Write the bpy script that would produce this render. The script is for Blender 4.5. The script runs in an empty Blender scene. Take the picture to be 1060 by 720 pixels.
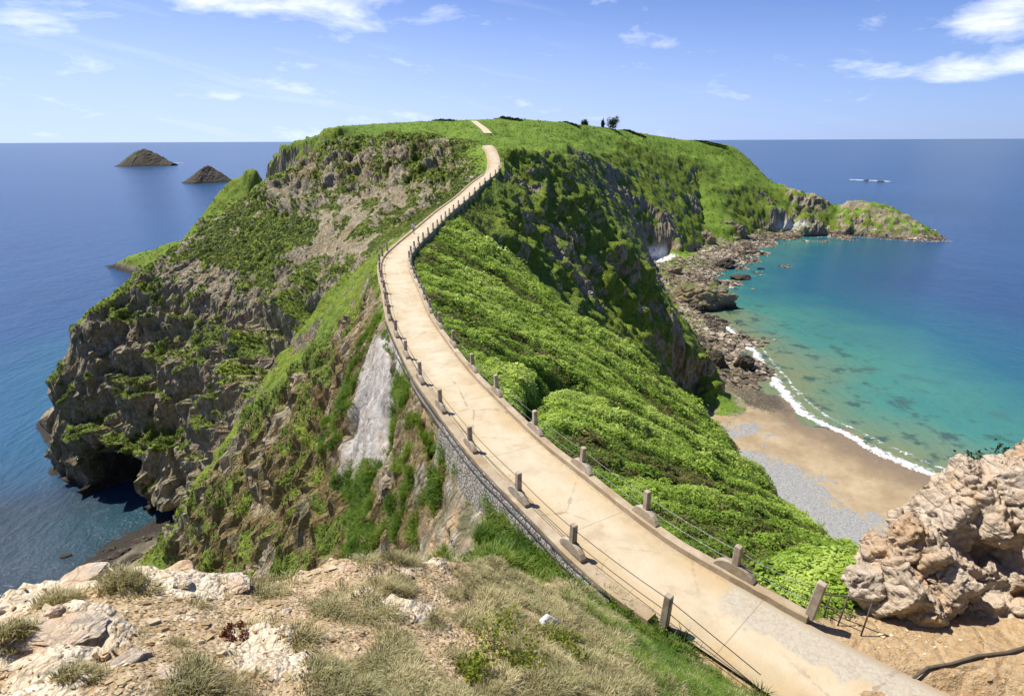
import bpy, bmesh, math, random, time
import numpy as np
from mathutils import Vector, Matrix
T0 = time.time()
rng = np.random.default_rng(11); random.seed(11)
S = bpy.context.scene; COL = S.collection
ZC = 93.0                      # eye height above the sea
F, PITCH, ROLL = 589.0, math.radians(20.05), math.radians(0.24)
PI = math.pi

# ------------------------------------------------------------------ survey: a bearing in the photo plus a distance gives a place
def ray(px, py):
    x, y = px - 530, 360 - py
    c, s = math.cos(ROLL), math.sin(ROLL)
    x, y = x*c + y*s, -x*s + y*c
    cp, sp = math.cos(PITCH), math.sin(PITCH)
    return np.array([x/F, cp + y/F*sp, -sp + y/F*cp])
def at(px, py, Y):
    d = ray(px, py); return d*(Y/d[1]) + np.array([0, 0, ZC])
def on(px, py, z):
    d = ray(px, py); return d*((z - ZC)/d[2]) + np.array([0, 0, ZC])
def ats(l): return [at(*p) for p in l]
def push(l, k=.75):
    q = ats(l); return [at(x, y, Y + k*max(p[2], 0)) for (x, y, Y), p in zip(l, q)]

# ------------------------------------------------------------------ noise
_P = rng.permutation(512).astype(np.int64)
def _h(ix, iy, iz): return _P[(_P[(_P[ix & 511] + iy) & 511] + iz) & 511]
def vnoise(p):
    i = np.floor(p).astype(np.int64); f = p - i; u = f*f*f*(f*(f*6 - 15) + 10)
    r = 0
    for dx in (0, 1):
        wx = u[:, 0] if dx else 1 - u[:, 0]
        for dy in (0, 1):
            wy = u[:, 1] if dy else 1 - u[:, 1]
            for dz in (0, 1):
                wz = u[:, 2] if dz else 1 - u[:, 2]
                h = _h(i[:, 0]+dx, i[:, 1]+dy, i[:, 2]+dz)
                g = ((h*0.6180339887 % 1.0)*2 - 1)
                a = (f[:, 0]-dx)*np.cos(h*2.399) + (f[:, 1]-dy)*np.sin(h*2.399) + (f[:, 2]-dz)*g
                r = r + wx*wy*wz*a
    return r*1.3
def fbm(p, o=4, gain=.5, ridged=False):
    r = np.zeros(len(p)); a = 1.0; n = 0
    for k in range(o):
        v = vnoise(p*(2.03**k) + 17.3*k)
        if ridged: v = 1 - 2.6*np.abs(v)
        r += a*v; n += a; a *= gain
    return r/n
def worley(p):
    i = np.floor(p).astype(np.int64); d1 = np.full(len(p), 9.); d2 = np.full(len(p), 9.); cid = np.zeros(len(p))
    for dx in (-1, 0, 1):
        for dy in (-1, 0, 1):
            for dz in (-1, 0, 1):
                c = i + np.array([dx, dy, dz]); h = _h(c[:, 0], c[:, 1], c[:, 2])
                q = c + np.stack([(h*.3819 % 1), (h*.7237 % 1), (h*.5711 % 1)], 1)
                d = np.sqrt(((p - q)**2).sum(1)); m = d < d1
                d2 = np.where(m, d1, np.minimum(d2, d)); cid = np.where(m, (h*.137) % 1, cid); d1 = np.where(m, d, d1)
    return d1, d2, cid
def sst(a, b, x):
    t = np.clip((x - a)/(b - a), 0, 1); return t*t*(3 - 2*t)

# ------------------------------------------------------------------ materials
class NT:
    def __init__(s, name):
        s.m = bpy.data.materials.new(name); s.m.use_nodes = True; s.t = s.m.node_tree; s.t.nodes.clear()
        s.out = s.t.nodes.new('ShaderNodeOutputMaterial'); s.tc = None
    def n(s, typ, **kw):
        n = s.t.nodes.new(typ)
        for k, v in kw.items():
            if isinstance(v, tuple) and k.startswith('i_'): pass
            setattr(n, k, v)
        return n
    def put(s, inp, v):
        if hasattr(v, 'is_output') : s.t.links.new(v, inp)
        elif v is not None: inp.default_value = v
    def pos(s):
        if not s.tc: s.tc = s.t.nodes.new('ShaderNodeNewGeometry')
        return s.tc.outputs['Position']
    def vec(s, sc, rot=None):
        m = s.n('ShaderNodeMapping'); s.put(m.inputs['Vector'], s.pos()); m.inputs['Scale'].default_value = sc if isinstance(sc, tuple) else (sc,)*3
        if rot: m.inputs['Rotation'].default_value = rot
        return m.outputs[0]
    def noise(s, sc, detail=5, rough=.55, v=None, dist=0):
        n = s.n('ShaderNodeTexNoise'); s.put(n.inputs['Vector'], v if v is not None else s.pos())
        n.inputs['Scale'].default_value = sc; n.inputs['Detail'].default_value = detail; n.inputs['Roughness'].default_value = rough; n.inputs['Distortion'].default_value = dist
        return n.outputs['Fac']
    def vor(s, sc, feat='F1', v=None, rand=1, out='Distance'):
        n = s.n('ShaderNodeTexVoronoi', feature=feat); s.put(n.inputs['Vector'], v if v is not None else s.pos()); n.inputs['Scale'].default_value = sc; n.inputs['Randomness'].default_value = rand
        return n.outputs[out]
    def ramp(s, v, *st):
        r = s.n('ShaderNodeValToRGB'); s.put(r.inputs[0], v); e = r.color_ramp.elements
        while len(e) < len(st): e.new(.5)
        for k, (p, c) in enumerate(st):
            e[k].position = p; e[k].color = (*((c,)*3 if not isinstance(c, tuple) else c), 1)
        return r.outputs[0]
    def lin(s, v, a, b, c=0., d=1.):
        n = s.n('ShaderNodeMapRange'); s.put(n.inputs[0], v); n.inputs[1].default_value = a; n.inputs[2].default_value = b; n.inputs[3].default_value = c; n.inputs[4].default_value = d
        return n.outputs[0]
    def mix(s, f, a, b, mode='MIX'):
        n = s.n('ShaderNodeMix', data_type='RGBA', blend_type=mode); s.put(n.inputs[0], f)
        for k, v in ((6, a), (7, b)): s.put(n.inputs[k], (*v, 1) if isinstance(v, tuple) else v)
        return n.outputs[2]
    def math(s, op, a, b=None, clamp=False):
        n = s.n('ShaderNodeMath', operation=op, use_clamp=clamp); s.put(n.inputs[0], a)
        if b is not None: s.put(n.inputs[1], b)
        return n.outputs[0]
    def attr(s, nm): 
        n = s.n('ShaderNodeAttribute'); n.attribute_name = nm; return n.outputs['Fac']
    def bump(s, h, strength=.5, dist=.1):
        n = s.n('ShaderNodeBump'); s.put(n.inputs['Height'], h); n.inputs['Strength'].default_value = strength; n.inputs['Distance'].default_value = dist
        return n.outputs[0]
    def pbr(s, col, rough=.9, normal=None, spec=.3, metal=0.):
        n = s.n('ShaderNodeBsdfPrincipled'); s.put(n.inputs['Base Color'], (*col, 1) if isinstance(col, tuple) else col); s.put(n.inputs['Roughness'], rough)
        n.inputs['Specular IOR Level'].default_value = spec; n.inputs['Metallic'].default_value = metal
        if normal is not None: s.put(n.inputs['Normal'], normal)
        return n.outputs[0]
    def end(s, sh): s.t.links.new(sh, s.out.inputs['Surface']); return s.m

def rock_cols(t, k=1.0, warm=0.):
    a = t.noise(.35*k, 6, .62); b = t.noise(1.7*k, 7, .65); c = t.vor(.9*k, 'F1', t.vec((1, 1, .45)), out='Color')
    g = (.29+.10*warm, .24+.035*warm, .16-.01*warm); l = (.46+.08*warm, .40+.02*warm, .29-.02*warm); dk = (.11, .086, .052)
    col = t.mix(t.lin(b, .35, .68), g, l)
    col = t.mix(t.lin(a, .42, .66, 0, .9), col, (.29+.1*warm, .185+.02*warm, .095))
    cb = t.n('ShaderNodeSeparateColor'); t.put(cb.inputs[0], c)
    col = t.mix(t.lin(cb.outputs[0], 0, 1, 0, .4), col, t.mix(1., col, (.55, .53, .5), 'MULTIPLY'))
    return col, a, b, dk

def mat_terrain():
    t = NT('ground_cover')
    veg, dry, scar, wet, soil, lush = (t.attr(k) for k in ('veg', 'dry', 'scar', 'wet', 'soil', 'lush'))
    col, a, b, dk = rock_cols(t)
    n2 = t.noise(4.5, 6, .7); n3 = t.noise(.9, 6, .7)
    cr = t.vor(1.1, 'DISTANCE_TO_EDGE', t.vec((1, 1, .5)))
    col = t.mix(t.lin(cr, 0, .06, .45, 0), col, dk)
    pk = t.noise(.75, 7, .74, t.vec((1, 1, .7))); col = t.mix(t.lin(pk, .47, .60, 0, .8), col, t.mix(t.lin(n2, .4, .6), (.085, .09, .04), (.16, .165, .075))); col = t.mix(t.lin(t.noise(.42, 7, .75, t.vec((1, 1, .8))), .60, .68, 0, .7), col, (.46, .43, .36))
    lich = t.lin(t.noise(1.5, 8, .74, t.vec((1, 1, .45))), .57, .63)
    col = t.mix(t.math('MULTIPLY', lich, .75), col, (.52, .50, .44))
    col = t.mix(t.lin(n2, .56, .7, 0, .7), col, dk)
    # bare soil and dry turf
    so = t.mix(t.lin(n2, .35, .65), (.45, .285, .14), (.60, .44, .25))
    so = t.mix(t.lin(t.vor(5.5), .0, .5, .6, 0), so, (.50, .42, .30))
    so = t.mix(t.lin(t.noise(13, 5, .7), .56, .68, 0, .65), so, (.16, .095, .045))
    col = t.mix(soil, col, so)
    dr = t.mix(t.lin(n3, .4, .62), (.17, .105, .045), (.25, .215, .085)); dr = t.mix(t.lin(n2, .5, .66), dr, (.085, .06, .028))
    fm = t.math('ADD', dry, t.lin(n2, .3, .7, -.35, .35), True)
    col = t.mix(t.lin(fm, .35, .6), col, dr)
    gr = t.mix(t.lin(n3, .36, .64), (.07, .11, .016), (.17, .235, .036))
    gr = t.mix(t.lin(t.noise(.06, 4, .6), .42, .62), gr, t.mix(1., gr, (1.25, 1.12, .8), 'MULTIPLY'))
    gr = t.mix(lush, gr, t.mix(t.lin(n3, .34, .66), (.085, .155, .016), (.19, .30, .04)))
    gr = t.mix(t.lin(n2, .55, .72, 0, .5), gr, (.026, .042, .009))
    vm = t.math('ADD', veg, t.lin(n2, .3, .7, -.3, .3), True)
    col = t.mix(t.lin(vm, .42, .6), col, gr)
    sc = t.mix(t.lin(t.noise(1.1, 7, .7), .38, .62), (.27, .245, .215), (.46, .43, .385)); sc = t.mix(t.lin(t.noise(.5, 4, .6), .5, .65, 0, .6), sc, (.33, .25, .18))
    col = t.mix(scar, col, sc)
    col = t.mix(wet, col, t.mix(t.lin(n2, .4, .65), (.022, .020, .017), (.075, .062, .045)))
    col = t.mix(t.math('MULTIPLY', t.attr('cove'), t.lin(t.noise(.3, 6, .7), .3, .5, .6, 1)), col, (.74, .72, .68))
    h = t.math('ADD', t.math('MULTIPLY', t.noise(2.2, 8, .7), .8), t.math('MULTIPLY', t.lin(cr, 0, .12), .25))
    h = t.math('ADD', h, t.math('MULTIPLY', n2, .35)); h = t.math('MULTIPLY', h, t.lin(scar, 0, 1, 1, .3))
    return t.end(t.pbr(col, .93, t.bump(h, .85, .55), .15))
def mat_fore():
    t = NT('stony_soil'); n2 = t.noise(3.2, 7, .68); n3 = t.noise(14, 6, .7); v = t.vor(9, out='Distance'); v2 = t.vor(17, out='Distance')
    so = t.mix(t.lin(n2, .36, .64), (.35, .24, .125), (.52, .405, .25))
    so = t.mix(t.lin(v, .08, .36, .85, 0), so, (.54, .45, .32)); so = t.mix(t.lin(v2, .1, .3, .5, 0), so, (.33, .22, .12))
    so = t.mix(t.lin(n3, .55, .68, 0, .8), so, (.12, .07, .035))
    gr = t.mix(t.lin(n3, .38, .62), (.20, .18, .08), (.44, .385, .20)); gr = t.mix(t.lin(n2, .5, .62), gr, (.10, .115, .04))
    so = t.mix(t.lin(t.math('ADD', t.attr('dry'), t.lin(n3, .3, .7, -.3, .3)), .4, .6), so, gr)
    bd = t.mix(t.lin(n2, .36, .62), (.50, .40, .26), (.70, .61, .46)); bd = t.mix(t.lin(t.noise(6, 7, .7), .55, .66, 0, .8), bd, (.42, .27, .13)); bd = t.mix(t.lin(t.vor(4.5, 'DISTANCE_TO_EDGE', t.vec((1, .5, 1), (0, 0, .5))), 0, .04, .7, 0), bd, (.17, .11, .06)); so = t.mix(t.lin(t.math('ADD', t.attr('bed'), t.lin(n3, .3, .7, -.2, .2)), .42, .55), so, bd)
    gg = t.mix(t.lin(n3, .38, .62), (.05, .085, .018), (.14, .18, .04))
    so = t.mix(t.lin(t.math('ADD', t.attr('veg'), t.lin(n3, .3, .7, -.3, .3)), .4, .6), so, gg)
    h = t.math('ADD', t.math('MULTIPLY', v, -.6), t.math('ADD', t.math('MULTIPLY', n3, .5), t.math('MULTIPLY', v2, -.4)))
    return t.end(t.pbr(so, .95, t.bump(h, .9, .09), .15))
def mat_rock(name, k=1., warm=0., pale=0., wet=False, green=0.):
    t = NT(name); col, a, b, dk = rock_cols(t, k, warm)
    n2 = t.noise(5*k, 8, .7); cr = t.vor(1.3*k, 'DISTANCE_TO_EDGE', t.vec((1, 1, 1.6), (.3, .5, .2)))
    if pale: 
        col = t.mix(.55, col, (.60, .47, .345) if k < 2 else (.56, .48, .36))
        col = t.mix(t.lin(t.noise(1.1*k, 7, .68), .34, .58, 0, pale), col, (.78, .67, .53))
        col = t.mix(t.lin(t.noise(.55*k, 5, .6), .46, .62, 0, .8), col, (.56, .36, .19))
    col = t.mix(t.lin(n2, .56, .68, 0, .6), col, dk if not pale else (.30, .19, .11))
    col = t.mix(t.lin(cr, 0, .05, .5 if not pale else .3, 0), col, dk)
    if wet: col = t.mix(t.lin(t.noise(.3, 4, .6),   .35, .65, .7, .95), col, (.032, .029, .024))
    if green:
        g = t.n('ShaderNodeNewGeometry'); sx = t.n('ShaderNodeSeparateXYZ'); t.put(sx.inputs[0], g.outputs['Normal'])
        f = t.math('MULTIPLY', t.lin(sx.outputs[2], .35, .75), t.lin(t.noise(.16*k, 5, .6), .40, .55))
        col = t.mix(t.math('MULTIPLY', f, green), col, t.mix(t.lin(n2, .4, .6), (.06, .09, .018), (.13, .17, .035)))
        wl = t.n('ShaderNodeSeparateXYZ'); t.put(wl.inputs[0], t.pos())
        col = t.mix(t.lin(t.math('ADD', wl.outputs[2], t.lin(n2, .3, .7, -2, 2)), 1.5, 4.5, .9, 0), col, (.028, .025, .02))
    h = t.math('ADD', t.math('MULTIPLY', t.noise(2.4*k, 9, .72), 1.), t.math('MULTIPLY', t.lin(cr, 0, .1), .2))
    return t.end(t.pbr(col, .9, t.bump(h, .9, .35/k), .2))
def mat_leaf(name, c0, c1, c2, trans=.42, dead=None):
    t = NT(name); col = t.ramp(t.attr('tint'), (0., c0), (.5, c1), (1., c2)) if not dead else t.ramp(t.attr('tint'), (0., dead), (.13, c0), (.52, c1), (1., c2))
    col = t.mix(t.lin(t.noise(.8, 3, .6), .35, .65), t.mix(1., col, (.72, .78, .7), 'MULTIPLY'), col)
    d = t.pbr(col, .55, None, .25); tr = t.n('ShaderNodeBsdfTranslucent'); t.put(tr.inputs[0], t.mix(1., col, (1.25, 1.2, .6), 'MULTIPLY'))
    m = t.n('ShaderNodeMixShader'); m.inputs[0].default_value = trans; t.t.links.new(d, m.inputs[1]); t.t.links.new(tr.outputs[0], m.inputs[2])
    return t.end(m.outputs[0])
def mat_concrete(name, c0, c1, k=1., stain=.4):
    t = NT(name); oi = t.n('ShaderNodeObjectInfo').outputs['Random']; n = t.noise(1.3*k, 7, .65); n2 = t.noise(9*k, 6, .7); n3 = t.noise(.35*k, 4, .55)
    col = t.mix(t.lin(n, .35, .65), c0, c1); col = t.mix(t.lin(n3, .45, .62, 0, stain), col, tuple(x*f for x, f in zip(c0, (.88, .72, .5))))
    col = t.mix(t.lin(n2, .58, .7, 0, .4), col, tuple(x*.45 for x in c0))
    col = t.mix(t.lin(t.vor(30*k), 0, .35, .25, 0), col, tuple(x*.6 for x in c0))
    col = t.mix(t.lin(oi, 0, 1, 0, .45), col, t.mix(1., col, (.62, .60, .56), 'MULTIPLY'))
    return t.end(t.pbr(col, .9, t.bump(t.math('ADD', n2, n), .5, .03), .2))
def mat_flat(name, c, rough=.6, metal=0.):
    t = NT(name); n = t.noise(14, 5, .6); col = t.mix(t.lin(n, .35, .65), tuple(x*.7 for x in c), tuple(min(1, x*1.15) for x in c))
    return t.end(t.pbr(col, rough, t.bump(n, .3, .01), .4, metal))
def mat_path():
    t = NT('worn_concrete_track'); s = t.attr('across'); al = t.attr('along')
    n = t.noise(.9, 7, .62); n2 = t.noise(11, 7, .72); n3 = t.noise(.28, 4, .5)
    col = t.mix(t.lin(n, .36, .64), (.385, .315, .205), (.49, .415, .285))
    col = t.mix(t.lin(n3, .47, .62, 0, .7), col, (.41, .30, .165))                      # sand drifted over the slab
    near = t.lin(al, 22, 2, 0, 1)
    col = t.mix(t.math('MULTIPLY', near, t.lin(n, .38, .58, .25, 1)), col, (.40, .285, .145))
    tr = t.math('MULTIPLY', t.lin(t.math('ABSOLUTE', s), .75, .3), t.lin(n, .3, .6, .2, .75))
    col = t.mix(tr, col, (.50, .43, .315))
    patch = t.math('MULTIPLY', t.lin(t.math('ADD', s, t.lin(n, .3, .7, -.35, .35)), .15, .3), t.lin(al, 7.2, 6.9))
    col = t.mix(patch, col, t.mix(t.lin(n2, .4, .6), (.33, .285, .215), (.43, .38, .30)))
    col = t.mix(t.lin(t.math('ABSOLUTE', t.math('ADD', s, t.lin(n2, .3, .7, -.12, .12))), .86, 1.0, 0, .6), col, (.27, .20, .125))
    col = t.mix(t.lin(n2, .57, .72, 0, .35), col, (.26, .21, .15))
    j = t.math('ABSOLUTE', t.math('SUBTRACT', t.math('FRACT', t.math('MULTIPLY', al, 1/6.1)), .5))
    col = t.mix(t.lin(j, .4955, .4985, 0, .5), col, (.17, .14, .10))
    ck = t.vor(.33, 'DISTANCE_TO_EDGE', None); wv = t.noise(2.5, 5, .7); ckm = t.lin(t.math('ADD', ck, t.lin(wv, .3, .7, -.03, .03)), .004, .012, .5, 0); col = t.mix(t.math('MULTIPLY', ckm, t.lin(n3, .45, .6)), col, (.16, .125, .085))
    st = t.lin(t.noise(.8, 8, .75, t.vec((1, 1, 1), (0, 0, 1))), .54, .66, 0, .6); col = t.mix(st, col, (.34, .255, .15)); gr = t.lin(t.vor(55), .0, .22, .5, 0); col = t.mix(t.math('MULTIPLY', gr, t.lin(t.math('ABSOLUTE', s), .2, .95, .25, 1)), col, (.22, .17, .11))
    return t.end(t.pbr(col, .92, t.bump(t.math('ADD', n2, n), .6, .035), .15))

M = dict(ground=mat_terrain(), fore=mat_fore(), path=mat_path(),
    kerb=mat_concrete('kerb_concrete', (.33, .255, .165), (.48, .40, .285)), post=mat_concrete('post_concrete', (.30, .245, .18), (.48, .41, .31), 2.),
    steel=mat_flat('galvanised_wire', (.25, .26, .27), .45, .6), iron=mat_flat('rusty_iron', (.085, .062, .045), .7, .3), cable=mat_flat('black_cable', (.03, .03, .033), .6),
    outcrop=mat_rock('pale_weathered_rock', 1.1, .65, .75), slab=mat_rock('cream_stone', 2.6, .4, 1.2), shore=mat_rock('shore_rock', .6, .15, 0, False, .8),
    wetrock=mat_rock('wet_rock', .7, 0, 0, True), islet=mat_rock('dark_islet_rock', .05, 0, 0, True, .2), skerry=mat_rock('sea_rock', .35, .1, 0, False, 1.),
    bracken=mat_leaf('bracken_leaf', (.12, .19, .022), (.32, .45, .055), (.50, .60, .15), .42, (.20, .15, .06)),
    turf=mat_leaf('turf_leaf', (.09, .145, .02), (.20, .29, .04), (.33, .39, .08)),
    olive=mat_leaf('cliff_turf_leaf', (.06, .085, .015), (.15, .20, .03), (.30, .30, .085)),
    straw=mat_leaf('dry_grass_blade', (.19, .155, .07), (.42, .36, .18), (.64, .56, .34), .25),
    green_grass=mat_leaf('green_grass_blade', (.06, .12, .016), (.15, .25, .035), (.29, .34, .07)),
    hedge=mat_leaf('hedge_leaf', (.014, .026, .008), (.03, .05, .013), (.05, .075, .02), .2), bark=mat_flat('bark', (.09, .07, .05), .9),
    lime=mat_leaf('lime_leaf', (.10, .15, .02), (.22, .27, .03), (.38, .37, .05)))

# ------------------------------------------------------------------ object helpers
def tag(o, label=None, cat=None, group=None, kind=None):
    for k, v in (('label', label), ('category', cat), ('group', group), ('kind', kind)):
        if v: o[k] = v
    return o
def link(o, parent=None):
    COL.objects.link(o)
    if parent: o.parent = parent
    return o
def empty(name, loc=(0, 0, 0), rz=0):
    o = bpy.data.objects.new(name, None); o.location = loc; o.rotation_euler = (0, 0, rz); o.empty_display_size = .2; return link(o)
def np_mesh(name, v, f, mat, attrs=None, smooth=True, parent=None):
    """f: (N,3) or (N,4) index array"""
    me = bpy.data.meshes.new(name); v = np.asarray(v, np.float32); f = np.asarray(f, np.int32); k = f.shape[1]
    me.vertices.add(len(v)); me.vertices.foreach_set('co', v.ravel())
    me.loops.add(f.size); me.loops.foreach_set('vertex_index', f.ravel())
    me.polygons.add(len(f)); me.polygons.foreach_set('loop_start', np.arange(0, f.size, k, dtype=np.int32))
    me.polygons.foreach_set('use_smooth', np.full(len(f), smooth))
    for nm, a in (attrs or {}).items():
        at_ = me.attributes.new(nm, 'FLOAT', 'POINT'); at_.data.foreach_set('value', np.asarray(a, np.float32))
    me.update(calc_edges=True); me.materials.append(mat)
    return link(bpy.data.objects.new(name, me), parent)
def bm_obj(name, bm, mat, parent=None, smooth=False):
    me = bpy.data.meshes.new(name); bmesh.ops.recalc_face_normals(bm, faces=bm.faces); bm.to_mesh(me); bm.free(); me.materials.append(mat)
    if smooth: me.polygons.foreach_set('use_smooth', [True]*len(me.polygons))
    return link(bpy.data.objects.new(name, me), parent)
def tube_arrays(pts, r, n=6):
    P = np.asarray(pts, float); m = len(P); r = np.broadcast_to(np.asarray(r, float), (m,)); V = []
    for i in range(m):
        t = P[min(i+1, m-1)] - P[max(i-1, 0)]; t /= np.linalg.norm(t) + 1e-9
        a = np.cross(t, [0, 0, 1.]); a = a if np.linalg.norm(a) > .05 else np.cross(t, [1., 0, 0]); a /= np.linalg.norm(a); b = np.cross(a, t)
        for k in range(n): V.append(P[i] + r[i]*(a*math.cos(2*PI*k/n) + b*math.sin(2*PI*k/n)))
    Fc = [(i*n+k, i*n+(k+1) % n, (i+1)*n+(k+1) % n, (i+1)*n+k) for i in range(m-1) for k in range(n)]
    return np.array(V), Fc
def tube(name, pts, r, mat, parent=None, n=6, cap=True):
    V, Fc = tube_arrays(pts, r, n); bm = bmesh.new(); vs = [bm.verts.new(v) for v in V]
    for q in Fc: bm.faces.new([vs[i] for i in q])
    if cap: bm.faces.new(vs[:n][::-1]); bm.faces.new(vs[-n:])
    return bm_obj(name, bm, mat, parent, True)

# ------------------------------------------------------------------ the track
ctr = [(17, 4.6), (14.2, 6.4), (11, 8.9), (8.47, 11.1), (7.4, 12.2), (5.55, 14.2), (4.05, 16), (1.65, 20.1), (-.2, 23.4), (-2.3, 28), (-4.05, 32), (-5.9, 37.1), (-8.2, 44.1), (-10.5, 53), (-12.75, 61.6), (-14.1, 69.1)]
ctr = [np.array([x, y, 79.5]) for x, y in ctr] + ats([(421.5, 254, 80), (437, 240, 92), (449, 229, 103), (461.5, 218, 115), (479, 204.5, 128), (494.5, 190, 140), (509, 178, 152), (511.5, 163.5, 165), (504.5, 150, 178)])
def resample(P, step):
    P = np.array(P, float); Q = []
    for i in range(len(P)-1):
        a, b, c, d = P[max(i-1, 0)], P[i], P[i+1], P[min(i+2, len(P)-1)]
        for k in range(12):
            u = k/12; Q.append(.5*((2*b) + (c-a)*u + (2*a-5*b+4*c-d)*u*u + (3*b-a-3*c+d)*u**3))
    Q.append(P[-1]); Q = np.array(Q); L = np.r_[0, np.cumsum(np.linalg.norm(np.diff(Q[:, :2], axis=0), axis=1))]
    s = np.arange(0, L[-1], step); return np.stack([np.interp(s, L, Q[:, k]) for k in range(3)], 1), s
PC, PS = resample(ctr, .4)
for _ in range(6): PC[1:-1] = PC[1:-1]*.5 + .25*(PC[:-2] + PC[2:])
TG = np.gradient(PC, axis=0); TG[:, 2] = 0; TG /= np.linalg.norm(TG, axis=1)[:, None]
NR = np.stack([TG[:, 1], -TG[:, 0], 0*TG[:, 0]], 1)             # to the right of a walker going away
PS = PS - PS[np.argmin(abs(PC[:, 1] - 8.9))]                     # metres along, from the near end in view
HW = 1.5*np.ones(len(PC))
FARP = np.array(ats([(505, 138.5, 320), (500, 133, 360), (490, 125.5, 430)]))
MID = np.array([at(504.5, 150, 178), at(502, 149, 195) + [0, 0, -1.2], [-16, 240, 93.5], [-15, 290, 96.0], FARP[0]])

# ------------------------------------------------------------------ relief: heights are spread between surveyed lines (ridges, gullies, shores)
LINES = []
def line(pts, smooth=False): LINES.append(np.array(pts, float))
off = lambda d, dz: PC + NR*d + np.array([0, 0, dz])
strip = [off(d, -.16) for d in (-1.75, -1.2, -.6, 0, .6, 1.2, 1.75)]
LINES += strip
py_ = PC[:, 1]
m = (py_ > 7) & (py_ < 14.6); line(off(-2.3, -.1)[m]); 
dl = PC - NR*2.55; dl[:, 2] += -np.interp(py_, [13, 17, 21, 30, 36, 42, 60, 75, 110], [.1, .7, 1.5, 1.7, 1.5, 1.0, .8, .5, .5]); line(dl[(py_ > 14) & (py_ < 112)])
dr = PC + NR*2.3; dr[:, 2] -= np.interp(py_, [5, 14, 20, 60, 100, 130], [.05, .3, .7, .8, .8, 1.2]); line(dr[(py_ > 13) & (py_ < 140)])
line(MID[0:]); line(FARP)
# right flank: break of slope = crest of the green spur
BR = ats([(470, 228, 104), (505, 260, 98), (533, 283, 96), (562, 305, 94), (620, 338, 92), (660, 372, 88), (700, 403, 83), (740, 440, 76), (765, 470, 68), (790, 500, 58), (815, 530, 46), (860, 563, 31), (884, 586, 21)])
line(BR)
base_r = [(46, 30, 8), (50, 50, 4), (52, 70, 3), (53, 90, 3), (55, 110, 3), (57, 135, 3), (60, 155, 3), (65, 178, 3), on(716, 411, 2.5)]
line(base_r)
# gully and the buttress at the far end of the causeway
line(ats([(477, 224, 113), (503, 245, 119), (535, 271, 124), (575, 308, 128), (625, 346, 135), (675, 384, 147)]) + [on(702, 408, 4)])
BU = ats([(520, 150, 176), (545, 157, 186), (572, 170, 194), (602, 192, 198), (630, 224, 198), (655, 262, 196), (682, 301, 190), (710, 331, 191), (731, 356, 192), (738, 374, 192)]) + [np.array([76, 194, 2.5])]
line(BU)
line(ats([(524, 185, 164), (542, 215, 160), (562, 245, 157), (587, 275, 157), (622, 315, 161), (662, 350, 168)]))
# bay behind the buttress
line([(76, 194, 2.5), (86, 215, 4), (84, 250, 5), (88, 300, 6), (93, 350, 6), (100, 400, 6), on(672, 268, 6), on(690, 266, 5), on(715, 262, 4), on(735, 252, 6), on(762, 250, 4), on(790, 240, 5), on(830, 238, 4), on(868, 240, 3)])
line(ats([(560, 152, 240), (590, 163, 290), (615, 180, 340), (636, 200, 380), (655, 228, 410), (664, 250, 425)]))
line(ats([(585, 150, 380), (630, 168, 462), (660, 190, 484), (685, 215, 467), (703, 238, 453)]))
line(ats([(575, 158, 318), (600, 172, 372), (630, 198, 425), (650, 232, 428)]) )
line(push([(560, 143, 330), (610, 152, 400), (650, 160, 465), (690, 182, 505), (708, 192, 515), (722, 205, 520)]))
line(push([(722, 190, 552), (725, 215, 537), (727, 240, 516)]))
line(push([(735, 192, 550), (760, 190, 565), (785, 192, 580), (797, 205, 584), (800, 225, 586)]))
line(push([(737, 205, 536), (755, 222, 532), (762, 240, 522)]))
line(push([(640, 143, 480), (700, 160, 545), (740, 172, 572), (780, 182, 592)]))
# skyline of the far side, right to the tip of the headland
SK = ats([(345, 131, 300), (390, 128, 340), (440, 125.5, 400), (490, 124, 450), (530, 122, 490), (580, 126, 520), (630, 132.5, 590), (700, 143, 660), (740, 146, 675), (758, 148, 678), (775, 164, 665), (796, 189, 635), (830, 200, 622), (855, 206, 618), (868, 222, 610), (880, 209, 615), (905, 208, 612), (925, 217, 602), (950, 231, 582), (972, 243, 562)]) + [on(983, 249, 0)]
line(SK)
tip = [on(983, 250, -.5), on(950, 250, -.5), on(915, 248, -.5), on(880, 245, -.5), on(862, 245, -.5), on(835, 246, -.5), on(800, 255, -.5), on(780, 258, -.5)]
line(tip); line(ats([(800, 208, 588), (830, 216, 594), (850, 222, 592)])); line(ats([(882, 222, 596), (905, 220, 594), (930, 228, 583), (955, 240, 566)]))
line([tip[0], (430, 575, -.5), (400, 660, -.5), (340, 740, -.5), (220, 800, -.5), (0, 820, -.5), (-200, 640, -.5), (-330, 480, -.5), on(115, 275, -.5)])
line([(160, 730, 70), (0, 730, 75), (-100, 620, 75)])
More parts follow.
